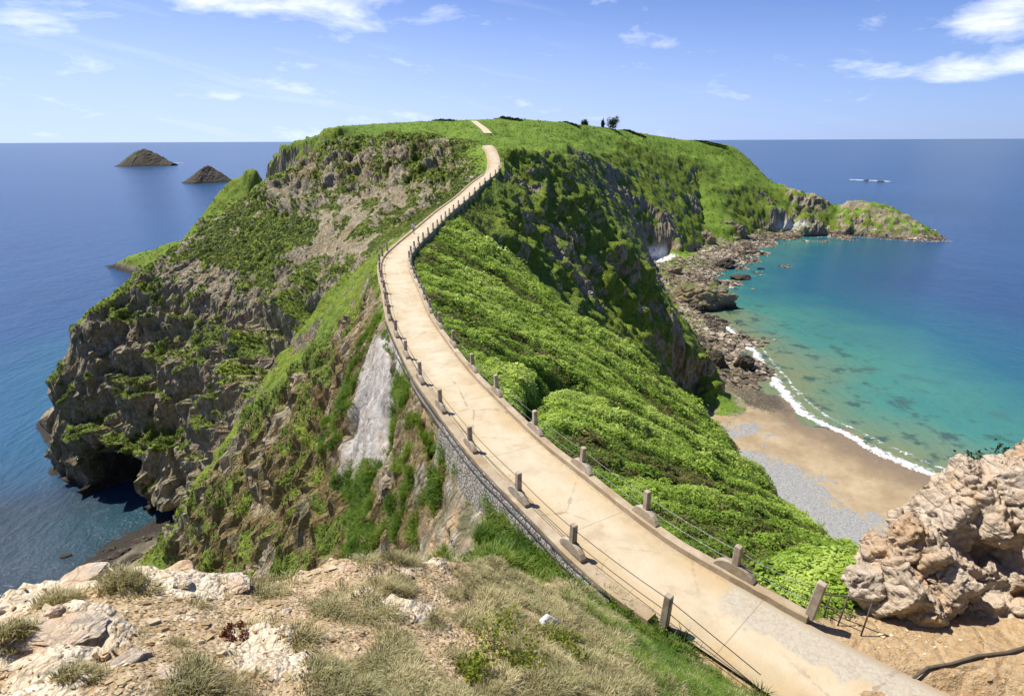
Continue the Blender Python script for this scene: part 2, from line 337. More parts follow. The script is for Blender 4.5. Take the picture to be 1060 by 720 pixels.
# left side of the far land
line(ats([(345, 131, 300), (320, 142, 330), (290, 153, 355), (255, 175, 385), (232, 194, 400), (217, 222, 415), (190, 245, 425), (150, 262, 435), (128, 268, 440)]) + [on(115, 275, 0)])
LC = ats([(497, 147, 186), (470, 143, 195), (440, 140, 202), (400, 138, 210), (350, 142, 216), (320, 160, 212), (280, 186, 203), (233, 217, 192), (200, 241, 182), (160, 268, 171), (120, 303, 161), (82, 336, 153), (69, 350, 151)])
line([(-100, 262, 40), (-130, 330, 30), (-165, 390, 30)]); line([p + np.array([-10, 20, -17]) for p in LC[5:11]])
line(LC); line(ats([(66, 375, 150), (62, 410, 149), (57, 445, 151)]))
line([on(57, 466, 0), on(72, 492, -.3), on(92, 517, -.3), on(110, 524, -.3), on(150, 534, -.3), on(190, 545, -.3), on(188, 560, 1.0)])
line(ats([(80, 440, 145), (115, 470, 137), (150, 470, 133), (190, 470, 130), (215, 455, 127)]))
line([on(57, 466, 0), (-168, 180, 0), (-172, 210, -.5), (-182, 260, -.5), (-205, 330, -.5), (-262, 400, -.5), on(115, 275, -.5)])
line(ats([(497, 205, 146), (470, 214, 150), (430, 218, 152), (395, 235, 150), (350, 255, 146)]))
# gully between near spur and left cliff
line(ats([(452, 224, 108), (425, 238, 112), (390, 256, 115), (340, 287, 116), (290, 325, 117), (240, 420, 117), (205, 500, 118)]) + [on(188, 555, .5)])
SP = ats([(392, 285, 64), (384, 303, 63), (362, 325, 64), (342, 346, 65), (315, 377, 67), (290, 402, 70), (265, 432, 74), (243, 462, 78), (222, 492, 82), (203, 525, 86), (192, 552, 89)]) + [np.array([-63, 93, 14]), np.array([-68, 97, 0])]
line(SP)
line(ats([(372, 352, 50), (345, 400, 52), (322, 440, 53.5), (300, 490, 54), (285, 540, 53)]))
line(ats([(382, 366, 43), (377, 430, 40.5), (368, 478, 38.5), (352, 530, 36.5), (342, 588, 34)]))
line(ats([(412, 375, 39), (409, 420, 36), (404, 470, 32.6), (396, 520, 29.2), (390, 585, 25.2)]))
line(ats([(440, 440, 30.2), (448, 480, 26.8), (452, 530, 23.4)])); line(ats([(490, 520, 22.2), (505, 550, 18.6)]))
line(ats([(520, 574, 15.4), (480, 574, 18), (450, 577, 20.3), (400, 582, 24.6), (340, 590, 33), (290, 592, 43), (240, 590, 55)]) + [np.array([-62, 82, 8])])
line([(2.2, 14.6, 79.0), (-1.5, 14.8, 76), (-6, 16.5, 70), (-12, 19, 62), (-20, 24, 50), (-30, 32, 36), (-42, 42, 20), (-54, 55, 4), (-62, 66, 0)])
line([(-68, 97, 0), (-72, 80, -.5), (-66, 66, -.5), (-74, 40, -.5), (-90, 10, -.5), (-100, -30, -.5)])
# the near hillside
FC = ats([(-160, 670, 6.2), (-60, 638, 6.4), (0, 619, 6.6), (45, 604, 6.8), (100, 590, 7.1), (150, 582, 7.4), (190, 583, 7.6), (210, 595, 7.5), (260, 594, 7.9), (330, 588, 8.4), (380, 583, 8.9), (420, 583, 9.4), (470, 580, 10.6), (520, 575, 12.4)])
line(FC); line([p + np.array([-.3-.12*abs(p[0]), 1.1, -2.2]) for p in FC[:11]]); line([p + np.array([-2.5, 3.4, -9]) for p in FC[:10]])
line(ats([(-100, 720, 3.9), (0, 720, 4.0), (120, 720, 4.2), (250, 720, 4.45), (380, 720, 4.8), (480, 720, 5.2), (560, 720, 5.9), (640, 720, 7.0), (700, 718, 8.2)]) + [np.array([5.6, 9.6, 80.3])])
line(ats([(0, 660, 5.2), (150, 640, 5.7), (300, 640, 6.2), (400, 640, 6.7), (480, 640, 7.6), (560, 640, 9.2), (620, 640, 11)]))
line([(-8, -6, 92), (0, -3, 91.4), (5, 0, 89.5), (9, 1, 86), (14, 2, 82)]); line([(-40, -30, 96), (40, -30, 96)])
line(ats([(560, 590, 14.2), (600, 610, 13.6), (640, 640, 12.6)]))
# right-hand ledge and the land under the outcrop
line([on(835, 645, 79.4), on(865, 640, 79.3), on(890, 662, 79.5), on(950, 690, 79.7), on(1060, 690, 80.2)])
line([on(870, 716, 79.5), on(960, 718, 79.8), on(1060, 730, 80.3), (20, 8, 80.6)])
line([at(893, 592, 16.2), at(915, 606, 16.6), at(945, 615, 17), at(1000, 620, 18), (30, 22, 80)]); line([p + np.array([3.2, 4.5, -5.5]) for p in ats([(893, 592, 16.2), (915, 606, 16.6), (945, 615, 17), (1000, 620, 18)])]); line([(14, 15.4, 80), (18, 16.2, 80.6), (26, 16.4, 84), (40, 12, 92), (60, 0, 95)])
line([(30, 32, 40), (60, 48, 14), (75, 58, 4), (105, 72, 3), (150, 90, 0), (200, 90, -1)]); line([(60, 10, 80), (150, 20, 60)])
# the bay: waterline, and the sea floor
WL = [on(738, 333, .0), on(752, 338, .0), on(766, 348, .0), on(778, 362, 0), on(790, 377, .0), on(805, 395, 0), on(822, 416, 0), on(842, 433, .0), on(868, 446, 0), on(900, 462, .0), on(935, 478, 0), on(970, 492, 0), on(1005, 506, .0), (150, 118, 0), (175, 95, 0)]
WL = [np.array(p, float) for p in WL]
line(WL); line([p + np.array([16, 8, -1.2]) for p in WL]); line([p + np.array([70, 30, -9]) for p in WL])
line([on(738, 333, .0), on(722, 318, .5), on(728, 300, .5), on(757, 283, .2), on(775, 268, 0), on(780, 258, -.5)])
B0 = (-430, 540, -40, 860)
line([(-430, y, -14) for y in (-40, 860)]); line([(540, y, -14) for y in (-40, 860)]); line([(-430, 860, -14), (540, 860, -14)]); line([(-430, -40, -14), (-130, -40, -8)]); line([(200, 60, -6), (540, -40, -14)])
line([(-150, 90, -8), (-190, 160, -9), (-230, 300, -9), (-380, 460, -9)]); line([(300, 300, -12), (350, 480, -10), (470, 560, -10)])

DEN = []
for L in LINES:
    d = np.diff(L, axis=0); Q = []
    for a, e in zip(L[:-1], d):
        n = max(2, int(np.linalg.norm(e[:2])/.1)); Q.append(a + e*(np.arange(n)/n)[:, None])
    Q.append(L[-1:]); DEN.append(np.concatenate(Q))
ALLP = np.concatenate(DEN)
def bil(Hh, x0, y0, h, X, Y):
    u = np.clip((X - x0)/h, 0, Hh.shape[1]-1.001); v = np.clip((Y - y0)/h, 0, Hh.shape[0]-1.001); i = u.astype(int); j = v.astype(int); fu, fv = u-i, v-j
    return (Hh[j, i]*(1-fu) + Hh[j, i+1]*fu)*(1-fv) + (Hh[j+1, i]*(1-fu) + Hh[j+1, i+1]*fu)*fv
def solve(box, h, prev, iters, fixed_edge):
    x0, x1, y0, y1 = box; nx, ny = int((x1-x0)/h)+1, int((y1-y0)/h)+1
    X, Y = np.meshgrid(x0 + h*np.arange(nx), y0 + h*np.arange(ny))
    H = np.full((ny, nx), 20.) if prev is None else bil(*prev, X, Y)
    i = np.rint((ALLP[:, 0]-x0)/h).astype(int); j = np.rint((ALLP[:, 1]-y0)/h).astype(int); ok = (i >= 0) & (i < nx) & (j >= 0) & (j < ny); k = j[ok]*nx + i[ok]
    c = np.bincount(k, minlength=nx*ny).reshape(ny, nx); z = np.bincount(k, ALLP[ok, 2], nx*ny).reshape(ny, nx); m = c > 0; zz = z[m]/c[m]
    E = H.copy()
    par = ((np.arange(ny)[:, None] + np.arange(nx)[None]) % 2)
    H[m] = zz
    for it in range(iters):
        for q in (0, 1):
            P = np.pad(H, 1, 'edge'); A = .25*(P[:-2, 1:-1] + P[2:, 1:-1] + P[1:-1, :-2] + P[1:-1, 2:])
            H = np.where(par == q, H + 1.7*(A - H), H)
            H[m] = zz
            if fixed_edge: H[0], H[-1], H[:, 0], H[:, -1] = E[0], E[-1], E[:, 0], E[:, -1]
    return (H, x0, y0, h)
lv = None
for h, it in ((16, 150), (8, 120), (4, 120), (2, 100)): lv = solve(B0, h, lv, it, False)
near = solve((-80, 90, -10, 135), .6, lv, 160, True)
fine = solve((-24, 30, 2, 62), .25, near, 140, True)
def height0(X, Y):
    z = bil(*lv, X, Y)
    for g, bx in ((near, (-80, 90, -10, 135)), (fine, (-24, 30, 2, 62))):
        zi = bil(*g, X, Y); d = np.minimum(np.minimum(X-bx[0], bx[1]-X), np.minimum(Y-bx[2], bx[3]-Y)); w = sst(0, 3, d); z = z*(1-w) + zi*w
    return z
print('solved', round(time.time()-T0, 1))

# ------------------------------------------------------------------ mesh lines: close together near the eye, wider far off
def axis(stops):
    o = [stops[0][0]]
    while o[-1] < stops[-1][0]:
        o.append(o[-1] + np.interp(o[-1], [s[0] for s in stops], [s[1] for s in stops]))
    return np.array(o)
gx = axis([(-430, 5), (-330, 3), (-180, 1.4), (-152, .56), (-60, .5), (-25, .3), (-12, .28), (-9.5, .11), (1, .11), (3.5, .28), (30, .3), (60, .7), (160, 1.1), (300, 1.8), (420, 2.2), (540, 6)])
gy = axis([(-40, 3), (-5, .6), (3, .11), (9.5, .11), (12, .22), (30, .25), (65, .38), (120, .5), (205, .65), (240, 1.1), (300, 1.6), (640, 2.0), (720, 5), (860, 9)])
X, Y = np.meshgrid(gx, gy); NX, NY = len(gx), len(gy)
Z = height0(X.ravel(), Y.ravel()).reshape(NY, NX)
# soften the tent-like ridges, keep the track flat
def dist_poly(Px, Py, poly):
    p = np.array([tuple(q)[:2] for q in poly]); d = np.full(Px.shape, 1e9); s = np.zeros(Px.shape)
    for k in range(len(p)-1):
        a, b = p[k], p[k+1]; e = b-a; l2 = e@e + 1e-9; t = np.clip(((Px-a[0])*e[0] + (Py-a[1])*e[1])/l2, 0, 1)
        dd = np.hypot(Px-a[0]-t*e[0], Py-a[1]-t*e[1]); mm = dd < d; s = np.where(mm, k+t, s); d = np.where(mm, dd, d)
    return d, s
dpath, spath = dist_poly(X, Y, PC[::4])
dmid, _ = dist_poly(X, Y, np.concatenate([MID, FARP[1:]]))
for _ in range(3):
    P = np.pad(Z, 1, 'edge'); A = .25*(P[:-2, 1:-1] + P[2:, 1:-1] + P[1:-1, :-2] + P[1:-1, 2:]); w = sst(2.2, 4.5, dpath)*.8; Z = Z*(1-w) + A*w

def inpoly(Px, Py, poly):
    poly = np.array([tuple(q)[:2] for q in poly]); r = np.zeros(Px.shape, bool); n = len(poly); j = n-1
    for i in range(n):
        a, b = poly[i], poly[j]; c = ((a[1] > Py) != (b[1] > Py)); c &= Px < (b[0]-a[0])*(Py-a[1])/(b[1]-a[1] + 1e-12) + a[0]; r ^= c; j = i
    return r
def region(poly, soft):
    r = inpoly(X, Y, poly); d, _ = dist_poly(X, Y, list(poly) + [poly[0]]); return sst(-soft, soft, np.where(r, d, -d))
xs, ys = X.ravel(), Y.ravel()
# which land is which
bigside = np.interp(Y, PC[:, 1], PC[:, 0])                      # x of the track at each distance
R_right = sst(0, 2, X - bigside - 1.8)*sst(112, 98, Y)*sst(12, 16, Y)
R_right = R_right*np.where(X > 90, 0, 1)
R_fore = region([(-40, -40), (-40, 5)] + [tuple(p[:2] + np.array([0, .5])) for p in FC] + [(1.2, 14.2), (3.2, 13.6), (4.6, 12.4), (6.4, 10.4), (9, 7.5), (14, 3.5), (20, -40)], .35)
R_ledge = region([on(840, 642, 79.4), on(880, 628, 79.4), (16, 15), (22, 10), (20, 2), (14, 4.5), (9.0, 9.8), on(860, 672, 79.4)], .4)
scarP = ats([(380, 360, 45), (421, 366, 39), (425, 405, 36), (416, 445, 34), (399, 488, 32.3), (360, 488, 37.5), (368, 420, 41.7)])
R_scar = region(scarP, .45)
R_spur = region([(-12, 60), (-16, 66)] + [tuple(p[:2]) for p in SP] + [(-70, 80), (-55, 58), (-30, 34), (-12, 18), (-2, 15), (0, 20), (-4, 28), (-9, 40), (-12, 52)], 1.5)
R_lcliff = region([(-70, 100), (-10, 116), (-6, 150), (-14, 180)] + [tuple(p[:2]) for p in LC] + [(-175, 170), (-150, 120)], 3)
R_butt = region([(-2, 112), (20, 130), (62, 170), (85, 190), (75, 200), (40, 198), (8, 190), (-4, 172), (-6, 140)], 2.5)
R_cove = np.maximum(region([on(795, 231, 3), on(815, 227, 5), on(836, 234, 3), on(832, 243, 1.), on(800, 243, 1.)], 5), region([on(664, 262, 6), on(680, 262, 6), on(700, 270, 4), on(690, 276, 3), on(668, 274, 4)], 2.5))
R_cove = R_cove*sst(15, 11, Z)
R_head = region([on(862, 225, 5), on(868, 260, 0), on(1000, 262, 0), (460, 610), (380, 680), (290, 640), (295, 560)], 6)

# slope before detail
def normals(Xa, Ya, Za):
    zx = np.gradient(Za, gx, axis=1); zy = np.gradient(Za, gy, axis=0); l = np.sqrt(1 + zx**2 + zy**2); return -zx/l, -zy/l, 1/l
nx_, ny_, nz_ = normals(X, Y, Z)
lowf = fbm(np.stack([xs*.035, ys*.035, Z.ravel()*.035], 1), 4).reshape(NY, NX)
midf = fbm(np.stack([xs*.16, ys*.16, Z.ravel()*.12], 1), 4).reshape(NY, NX)
finf = fbm(np.stack([xs*.7, ys*.7, Z.ravel()*.5], 1), 3).reshape(NY, NX)
dSP = dist_poly(X, Y, SP)[0]; dLC = dist_poly(X, Y, LC[:5])[0]
def cover(nz):
    veg = sst(.46, .62, nz + .16*midf + .12*finf + .1*lowf + sst(200, 260, Y)*(.0 + .22*lowf))
    cl = sst(-.02, .12, midf*.75 + finf*.35 + lowf*1.1 + (nz-.66)*1.1 + .04)
    veg = veg*(1-R_lcliff) + R_lcliff*cl
    veg = np.maximum(veg, .9*sst(225, 250, Y)*sst(-25, -50, X)*sst(.15, .4, nz + .1*midf))
    veg = veg*(1-R_butt) + R_butt*sst(-.1, .1, midf*.9 + finf*.3 + (nz-.48)*1.2 + .17 - .4*np.exp(-((X-14)**2 + (Y-158)**2)/150))
    sp_ = sst(.04, .24, midf*.9 + finf*.6 + (nz-.5)*.8 + .02 + .5*np.exp(-dSP/1.8))
    veg = veg*(1-R_spur) + R_spur*sp_
    veg = np.maximum(veg, R_right*sst(.35, .5, nz + .08*midf))
    return veg*(1 - R_head*sst(.12, -.1, midf*1.2 + .6*lowf))
veg = cover(nz_)
lush = np.clip(R_right + sst(.72, .85, nz_)*(Y > 110)*(1-R_lcliff)*.7, 0, 1)
dry = R_spur*sst(-.22, .1, midf + .4*finf + .12)*.8 + R_lcliff*sst(.05, .3, midf - finf*.4 + lowf*.4)*.3
bandm = np.exp(-((dLC-14)/15.)**2)*R_lcliff; dry = np.maximum(dry, bandm*.7*sst(-.1, .15, midf))
soil = np.clip(np.exp(-((X-8)**2/60 + (Y-160)**2/80))*1.2*sst(-.2, .1, midf), 0, 1)*.8 + R_ledge
soil = np.clip(soil + R_spur*sst(.1, .3, finf - midf*.5)*.6*sst(.7, .5, nz_) + .55*np.exp(-dist_poly(X, Y, [(-3, 22), (-5.5, 27), (-7, 31)])[0]/2.)*sst(-.1, .15, finf), 0, 1)
pth = sst(2.1, 1.7, dpath)
soil = np.clip(soil + pth, 0, 1); dry *= (1-pth)*(1-R_scar)
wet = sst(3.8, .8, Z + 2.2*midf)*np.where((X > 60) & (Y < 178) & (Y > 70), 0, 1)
wet = np.maximum(wet, np.exp(-((X+112)**2/110 + (Y-133)**2/60 + np.maximum(Z-3, 0)**2/70)))  # the same dark colour, centred on the foot of the cave

# --- craggy detail, pushed out along the surface
rocky = np.clip(1 - veg*.8, 0, 1)*(1-pth)*(1-R_ledge*.7)
p3 = np.stack([xs, ys, Z.ravel()], 1)
dist_eye = np.hypot(X, Y)
big = fbm(p3*np.array([.055, .055, .03]), 4, .55, True).reshape(NY, NX)
w1, w2, cid = worley(p3*np.array([.22, .22, .10]) + .35*np.stack([midf.ravel()]*3, 1)); w1, w2, cid = (a.reshape(NY, NX) for a in (w1, w2, cid))
v1, v2, cid2 = worley(p3*np.array([.75, .75, .42]) + .4*np.stack([finf.ravel()]*3, 1)); v1, v2, cid2 = (a.reshape(NY, NX) for a in (v1, v2, cid2))
steep = sst(.85, .55, nz_)
far = sst(30, 110, dist_eye)
amp = steep*(.5 + 2.6*far)*sst(1.8, 8, dpath)*(1-R_fore)*(1 - .75*R_right)*(1-.6*R_scar)
rib = fbm(np.stack([xs*.05 + ys*.02, ys*.03, Z.ravel()*.016], 1), 4, .55, True).reshape(NY, NX)
D = amp*(R_lcliff+R_butt*.45)*1.9*(rib-.25)*sst(0, 14, dist_poly(X, Y, LC)[0])*sst(0, 6, Z)
m1, m2, mc = worley(p3*np.array([.42, .42, .2]) + .6*np.stack([midf.ravel()]*3, 1)); m1, m2, mc = (a.reshape(NY, NX) for a in (m1, m2, mc))
D += bandm*(2.6*(mc-.5)*np.minimum((m2-m1)*9, 1) + 1.2*(cid2-.5)*np.minimum((v2-v1)*8, 1) + 1.6*(big-.2))*sst(4, 10, dpath)
led = ((Z + 5*midf + 3*lowf)/9.0) % 1.0
rb2 = fbm(np.stack([xs*.11 - ys*.05, ys*.05, Z.ravel()*.03], 1), 4, .55, True).reshape(NY, NX)
D += sst(.95, .6, nz_)*R_spur*1.6*(rb2-.2)*sst(3, 10, dpath)*sst(0, 4, dSP)
D += amp*R_lcliff*.8*(rb2-.2)
bl = fbm(p3*np.array([.028, .028, .01]) + 7, 3).reshape(NY, NX); led3 = ((Z + 9*fbm(p3*np.array([.03, .03, .0]) + 3, 3).reshape(NY, NX) + 2*midf)/15.) % 1.0
D += R_lcliff*sst(-.12, .15, bl)*6.5*(led3 - .55)*sst(0, .10, led3)*sst(2, 12, dist_poly(X, Y, LC)[0])*sst(2, 10, Z)*sst(10, 25, dpath)
D += amp*R_lcliff*.9*(led - .5)*sst(0, .15, led)*sst(0, 8, dist_poly(X, Y, LC)[0])
led2 = ((Z + 3*midf)/5.0) % 1.0
D += sst(.9, .6, nz_)*(R_spur*.8 + R_butt*.6)*(led2 - .5)*sst(0, .15, led2)*sst(2.5, 8, dpath)
D += sst(.95, .6, nz_)*(R_lcliff*1.6 + R_butt*.7 + R_spur*1.0)*(mc-.5)*np.minimum((m2-m1)*9, 1)*sst(2, 6, dpath)
D *= 1 - .75*sst(225, 260, Y)*sst(-20, -60, X)
D += R_head*sst(0, 6, Z)*(4.0*fbm(p3*.06, 4, .6, True).reshape(NY, NX) + 2.2*(cid-.5))
D += amp*(big*1.0 + (cid-.5)*1.0*np.minimum((w2-w1)*3, 1) + .25*midf)
D += rocky*steep*(.35 + .65*far + .35*R_spur)*sst(1.8, 5, dpath)*((cid2-.5)*.9*np.minimum((v2-v1)*8, 1) - .35*sst(.12, 0, v2-v1))*(1-.6*R_scar)*(1-R_fore)
D += (1-pth)*(1-R_fore)*.35*fbm(p3*np.array([.9, .9, .9]), 4).reshape(NY, NX)*sst(1.8, 4, dpath)
D += R_scar*(.25*fbm(p3*np.array([.8, .8, .5]), 4, .5, True).reshape(NY, NX))
# bracken runs down the right flank in long combed swathes
ua = spath*1.6; va = dpath
com = fbm(np.stack([ua.ravel()*.55, va.ravel()*.07, 0*xs], 1), 4).reshape(NY, NX)
com2 = fbm(np.stack([ua.ravel()*.2 + va.ravel()*.03, va.ravel()*.05, 0*xs+9], 1), 3).reshape(NY, NX)
hol = on(552, 430, 76.0); h1, h2, h3 = at(556, 412, 30), at(560, 398, 32), at(600, 382, 36)
trench = np.exp(-(dist_poly(X, Y, [on(549, 440, 79), on(556, 412, 76.8), on(566, 395, 75.5)])[0]/.75)**2) + np.exp(-(dist_poly(X, Y, [on(566, 394, 75.5), on(600, 380, 73.5)])[0]/1.1)**2)
D += R_right*sst(2.2, 7, dpath)*(1.0*com + 1.6*com2) - R_right*2.2*trench*sst(2.0, 4, dpath)
# the far hills roll
D += sst(150, 220, Y)*(1-R_lcliff)*sst(3, 14, dmid)*(lowf*5.5 + midf*1.4)*sst(.55, .8, nz_)*sst(0, 25, dist_poly(X, Y, SK)[0])
# near hillside: rubble and low steps
D += R_fore*(.30*fbm(p3*np.array([.55, .55, .55]), 4).reshape(NY, NX) + .12*(cid2-.5)*np.minimum((v2-v1)*4, 1) + .05*fbm(p3*3., 3).reshape(NY, NX))*sst(1.7, 3, dpath)
dFC, sFC = dist_poly(X, Y, FC)
bedn = fbm(np.stack([xs*.5+31, ys*.75, 0*xs], 1), 4).reshape(NY, NX)
slabc = at(70, 672, 5.1); bed = sst(.0, .12, bedn + .55*np.exp(-(dFC/.75)**2)*sst(8.5, 6, sFC) - .12 + .6*np.exp(-(((X-slabc[0])/.75)**2 + ((Y-slabc[1])/.5)**2)**2) - .25*sst(-2, 1.5, X))*R_fore
bt = np.stack([xs*1.1 + ys*.5, ys*1.9 - xs*.6, Z.ravel()*1.2], 1); q1, q2, qc = worley(bt*.9 + .3*fbm(p3*2., 3)[:, None]); q1, q2, qc = (a.reshape(NY, NX) for a in (q1, q2, qc)); r1, r2, rc = worley(bt*2.6); r1, r2, rc = (a.reshape(NY, NX) for a in (r1, r2, rc))
D += bed*(.08 + .30*(qc-.45)*np.minimum((q2-q1)*7, 1) + .10*(rc-.5)*np.minimum((r2-r1)*6, 1) - .07*sst(.1, 0, q2-q1))
D = np.where(dmid < 6, D*sst(1.5, 6, dmid), D)
XX, YY, ZZ = X + nx_*D, Y + ny_*D, Z + nz_*D
G0 = np.stack([XX, YY, ZZ], -1); cr_ = np.cross(np.gradient(G0, axis=1), np.gradient(G0, axis=0)); nz2 = cr_[..., 2]/(np.linalg.norm(cr_, axis=-1) + 1e-9)
veg = cover(np.where(R_lcliff > .5, .62*nz2 + .38*nz_, .45*nz2 + .55*nz_))
veg *= 1 - .5*bandm*sst(.15, -.1, midf + .4*finf)
veg *= (1-pth)*(1-R_scar)*(1-R_ledge)*(1-R_fore)*sst(1.2, 6.5, Z + 3*midf)
# sea cave under the left cliff
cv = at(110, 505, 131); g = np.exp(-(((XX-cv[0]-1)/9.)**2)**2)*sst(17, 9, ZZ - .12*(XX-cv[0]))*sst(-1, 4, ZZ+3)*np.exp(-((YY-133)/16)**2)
YY = YY + 13*g; wet = np.maximum(wet, sst(.2, .6, g))  # dark rock colour also fills the pushed-in cave
cv2 = on(170, 545, 0); g = np.exp(-(((XX-cv2[0])/6.)**2)**2)*sst(7, 3, ZZ)*np.exp(-((YY-126)/12)**2); YY = YY + 7*g; wet = np.maximum(wet, sst(.2, .6, g))  # smaller recess, given the same dark colour

# sand and the near hillside are sheets of their own, cut from the same relief
sandm = (X > 44) & (X < 185) & (Y > 62) & (Y < 215) & (Z < 3.6) & (nz_ > .93)
idx = np.arange(NX*NY).reshape(NY, NX)
quads = np.stack([idx[:-1, :-1], idx[:-1, 1:], idx[1:, 1:], idx[1:, :-1]], -1).reshape(-1, 4)
zq = Z.ravel()[quads].max(1); keep = (zq > -7.5) & (gy.min() < 1e9)
fq = R_fore.ravel()[quads].mean(1) > .5; sq = sandm.ravel()[quads].sum(1) >= 2
V = np.stack([XX.ravel(), YY.ravel(), ZZ.ravel()], 1)
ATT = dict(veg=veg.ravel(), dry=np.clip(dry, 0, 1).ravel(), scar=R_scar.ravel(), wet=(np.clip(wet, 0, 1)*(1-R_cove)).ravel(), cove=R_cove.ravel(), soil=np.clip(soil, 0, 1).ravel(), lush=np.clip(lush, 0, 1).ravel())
def sub(name, q, mat, attrs):
    u, inv = np.unique(q, return_inverse=True); o = np_mesh(name, V[u], inv.reshape(-1, 4), mat, {k: a[u] for k, a in attrs.items()})
    if name == 'terrain': o.data.polygons.foreach_set('use_smooth', (veg.ravel()[q].mean(1) > .45) | (nz_.ravel()[q].mean(1) > .8) | (R_scar.ravel()[q].mean(1) > .3))
    return o
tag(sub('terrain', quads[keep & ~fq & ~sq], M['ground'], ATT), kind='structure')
fx, fy = xs, ys
# cover of the near hillside: where dry grass, green grass and bare rubble lie
fcover = sst(-.06, .2, fbm(np.stack([xs*.55+3, ys*.55, 0*xs], 1), 4) + .7*fbm(np.stack([xs*2.2, ys*2.2, 0*xs+5], 1), 3) + .07*(xs + 2.2))
fgreen = sst(0, .5, fbm(np.stack([xs*.5, ys*.5+7, 0*xs], 1), 3) + .17*(xs - 1.2) + .02)
FATT = dict(dry=fcover*.75*(1-bed.ravel()), veg=fgreen*fcover, bed=bed.ravel())
tag(sub('hillside', quads[keep & fq], M['fore'], FATT), kind='structure')
def mat_sand():
    t = NT('beach_sand'); n = t.noise(.12, 6, .6); n2 = t.noise(1.5, 7, .7); n3 = t.noise(.5, 7, .7)
    c = t.mix(t.lin(n, .35, .65), (.28, .205, .115), (.385, .30, .185)); c = t.mix(t.attr('damp'), c, (.20, .145, .085))
    p = t.mix(t.lin(t.noise(2.2, 8, .75), .38, .62), (.16, .157, .148), (.34, .335, .315))
    pm = t.math('ADD', t.attr('pebble'), t.lin(t.noise(.22, 8, .72), .3, .7, -.6, .6)); c = t.mix(t.lin(pm, .38, .6), c, p)
    r = t.mix(t.lin(n2, .4, .6), (.03, .03, .022), (.10, .085, .05)); rm = t.math('ADD', t.attr('weed'), t.lin(n2, .3, .7, -.45, .45)); c = t.mix(t.lin(rm, .45, .55), c, r)
    c = t.mix(t.lin(n2, .60, .68, 0, .55), c, (.10, .08, .05))
    return t.end(t.pbr(c, t.lin(t.attr('damp'), .6, 1, .85, .4), t.bump(t.math('ADD', n2, n3), .5, .3), .3))
dW, _ = dist_poly(X, Y, WL)
peb = np.zeros_like(X)
for poly, s in (([on(762, 468, 2), on(790, 466, 2), on(815, 482, 2), on(850, 497, 2), on(860, 515, 2), on(915, 540, 2), on(925, 570, 2), on(880, 620, 2), (40, 110), (45, 140)], 3), ([on(745, 446, 2), on(786, 441, 2), on(790, 450, 2), on(755, 455, 2)], 2)):
    peb = np.maximum(peb, region(poly, s*3.2))
weed = region([on(730, 345, 1), on(745, 338, 0), on(770, 362, 0), on(785, 385, 0), on(812, 415, 0), on(822, 426, .3), on(800, 432, 1), on(770, 428, 1), on(745, 415, 2), on(735, 390, 2)], 5)
weed = np.maximum(weed, .4*sst(9, 5, dW)*sst(60, 120, dist_poly(X, Y, [WL[-1]])[0])*0)
SATT = dict(damp=sst(26, 6, dW + 6*midf).ravel(), pebble=peb.ravel(), weed=(weed*.62).ravel())
tag(sub('beach', quads[keep & sq], mat_sand(), SATT), kind='structure')
print('terrain', round(time.time()-T0, 1), NX, NY)
def ground(x, y):
    """height of the finished surface (vertical lookup on the displaced grid, good on gentle ground)"""
    i = np.clip(np.searchsorted(gx, x), 1, NX-1); j = np.clip(np.searchsorted(gy, y), 1, NY-1); return float(ZZ[j, i])

# ------------------------------------------------------------------ the track, kerbs, wall
def ribbon(name, P, offs, mat, kind='structure', dz=0, attrs=True, i0=0, i1=None):
    i1 = i1 or len(P); n = len(offs); v = np.concatenate([(P + NR*o)[i0:i1, None, :] + np.array([0, 0, dz]) for o in offs], 1).reshape(-1, 3); m_ = i1-i0
    q = np.array([(a*n+b, a*n+b+1, (a+1)*n+b+1, (a+1)*n+b) for a in range(m_-1) for b in range(n-1)])
    A = dict(across=np.tile(np.array(offs)/1.5, m_), along=np.repeat(PS[i0:i1], n)); o = np_mesh(name, v, q, mat, A); return tag(o, kind=kind)
ribbon('path', PC, [-1.56, -1.0, -.5, 0, .5, 1.0, 1.56], M['path'])
Pf = np.array(resample(np.concatenate([FARP[:1], FARP]), 4)[0])
tf = np.gradient(Pf, axis=0); tf[:, 2] = 0; tf /= np.linalg.norm(tf, axis=1)[:, None] + 1e-9; nf = np.stack([tf[:, 1], -tf[:, 0], 0*tf[:, 0]], 1)
tag(np_mesh('track', np.concatenate([Pf - nf*2.1 + [0, 0, .35], Pf + nf*2.1 + [0, 0, .35]]), [(k, k+len(Pf), k+1+len(Pf), k+1) for k in range(len(Pf)-1)], M['path'], dict(across=np.zeros(2*len(Pf)), along=np.full(2*len(Pf), 60.))), kind='structure')
def sweep(name, prof, sel, mat, jit=0., kind=None, parent=None):
    """sweep a closed profile [(side, up)] along part of the track"""
    P = PC[sel]; N = NR[sel]; n = len(prof); V_ = []
    for k in range(len(P)):
        for j, (o, u) in enumerate(prof): V_.append(P[k] + N[k]*(o + random.uniform(-jit, jit)) + np.array([0, 0, u + random.uniform(-jit, jit)]))
    q = [(a*n+b, a*n+(b+1) % n, (a+1)*n+(b+1) % n, (a+1)*n+b) for a in range(len(P)-1) for b in range(n)]
    bm = bmesh.new(); vs = [bm.verts.new(v) for v in V_]
    for f in q: bm.faces.new([vs[i] for i in f])
    bm.faces.new(vs[:n]); bm.faces.new(vs[-n:][::-1]); return bm_obj(name, bm, mat, parent)
def near_idx(p): return int(np.argmin(np.hypot(PC[:, 0]-p[0], PC[:, 1]-p[1])))
yy = PC[:, 1]
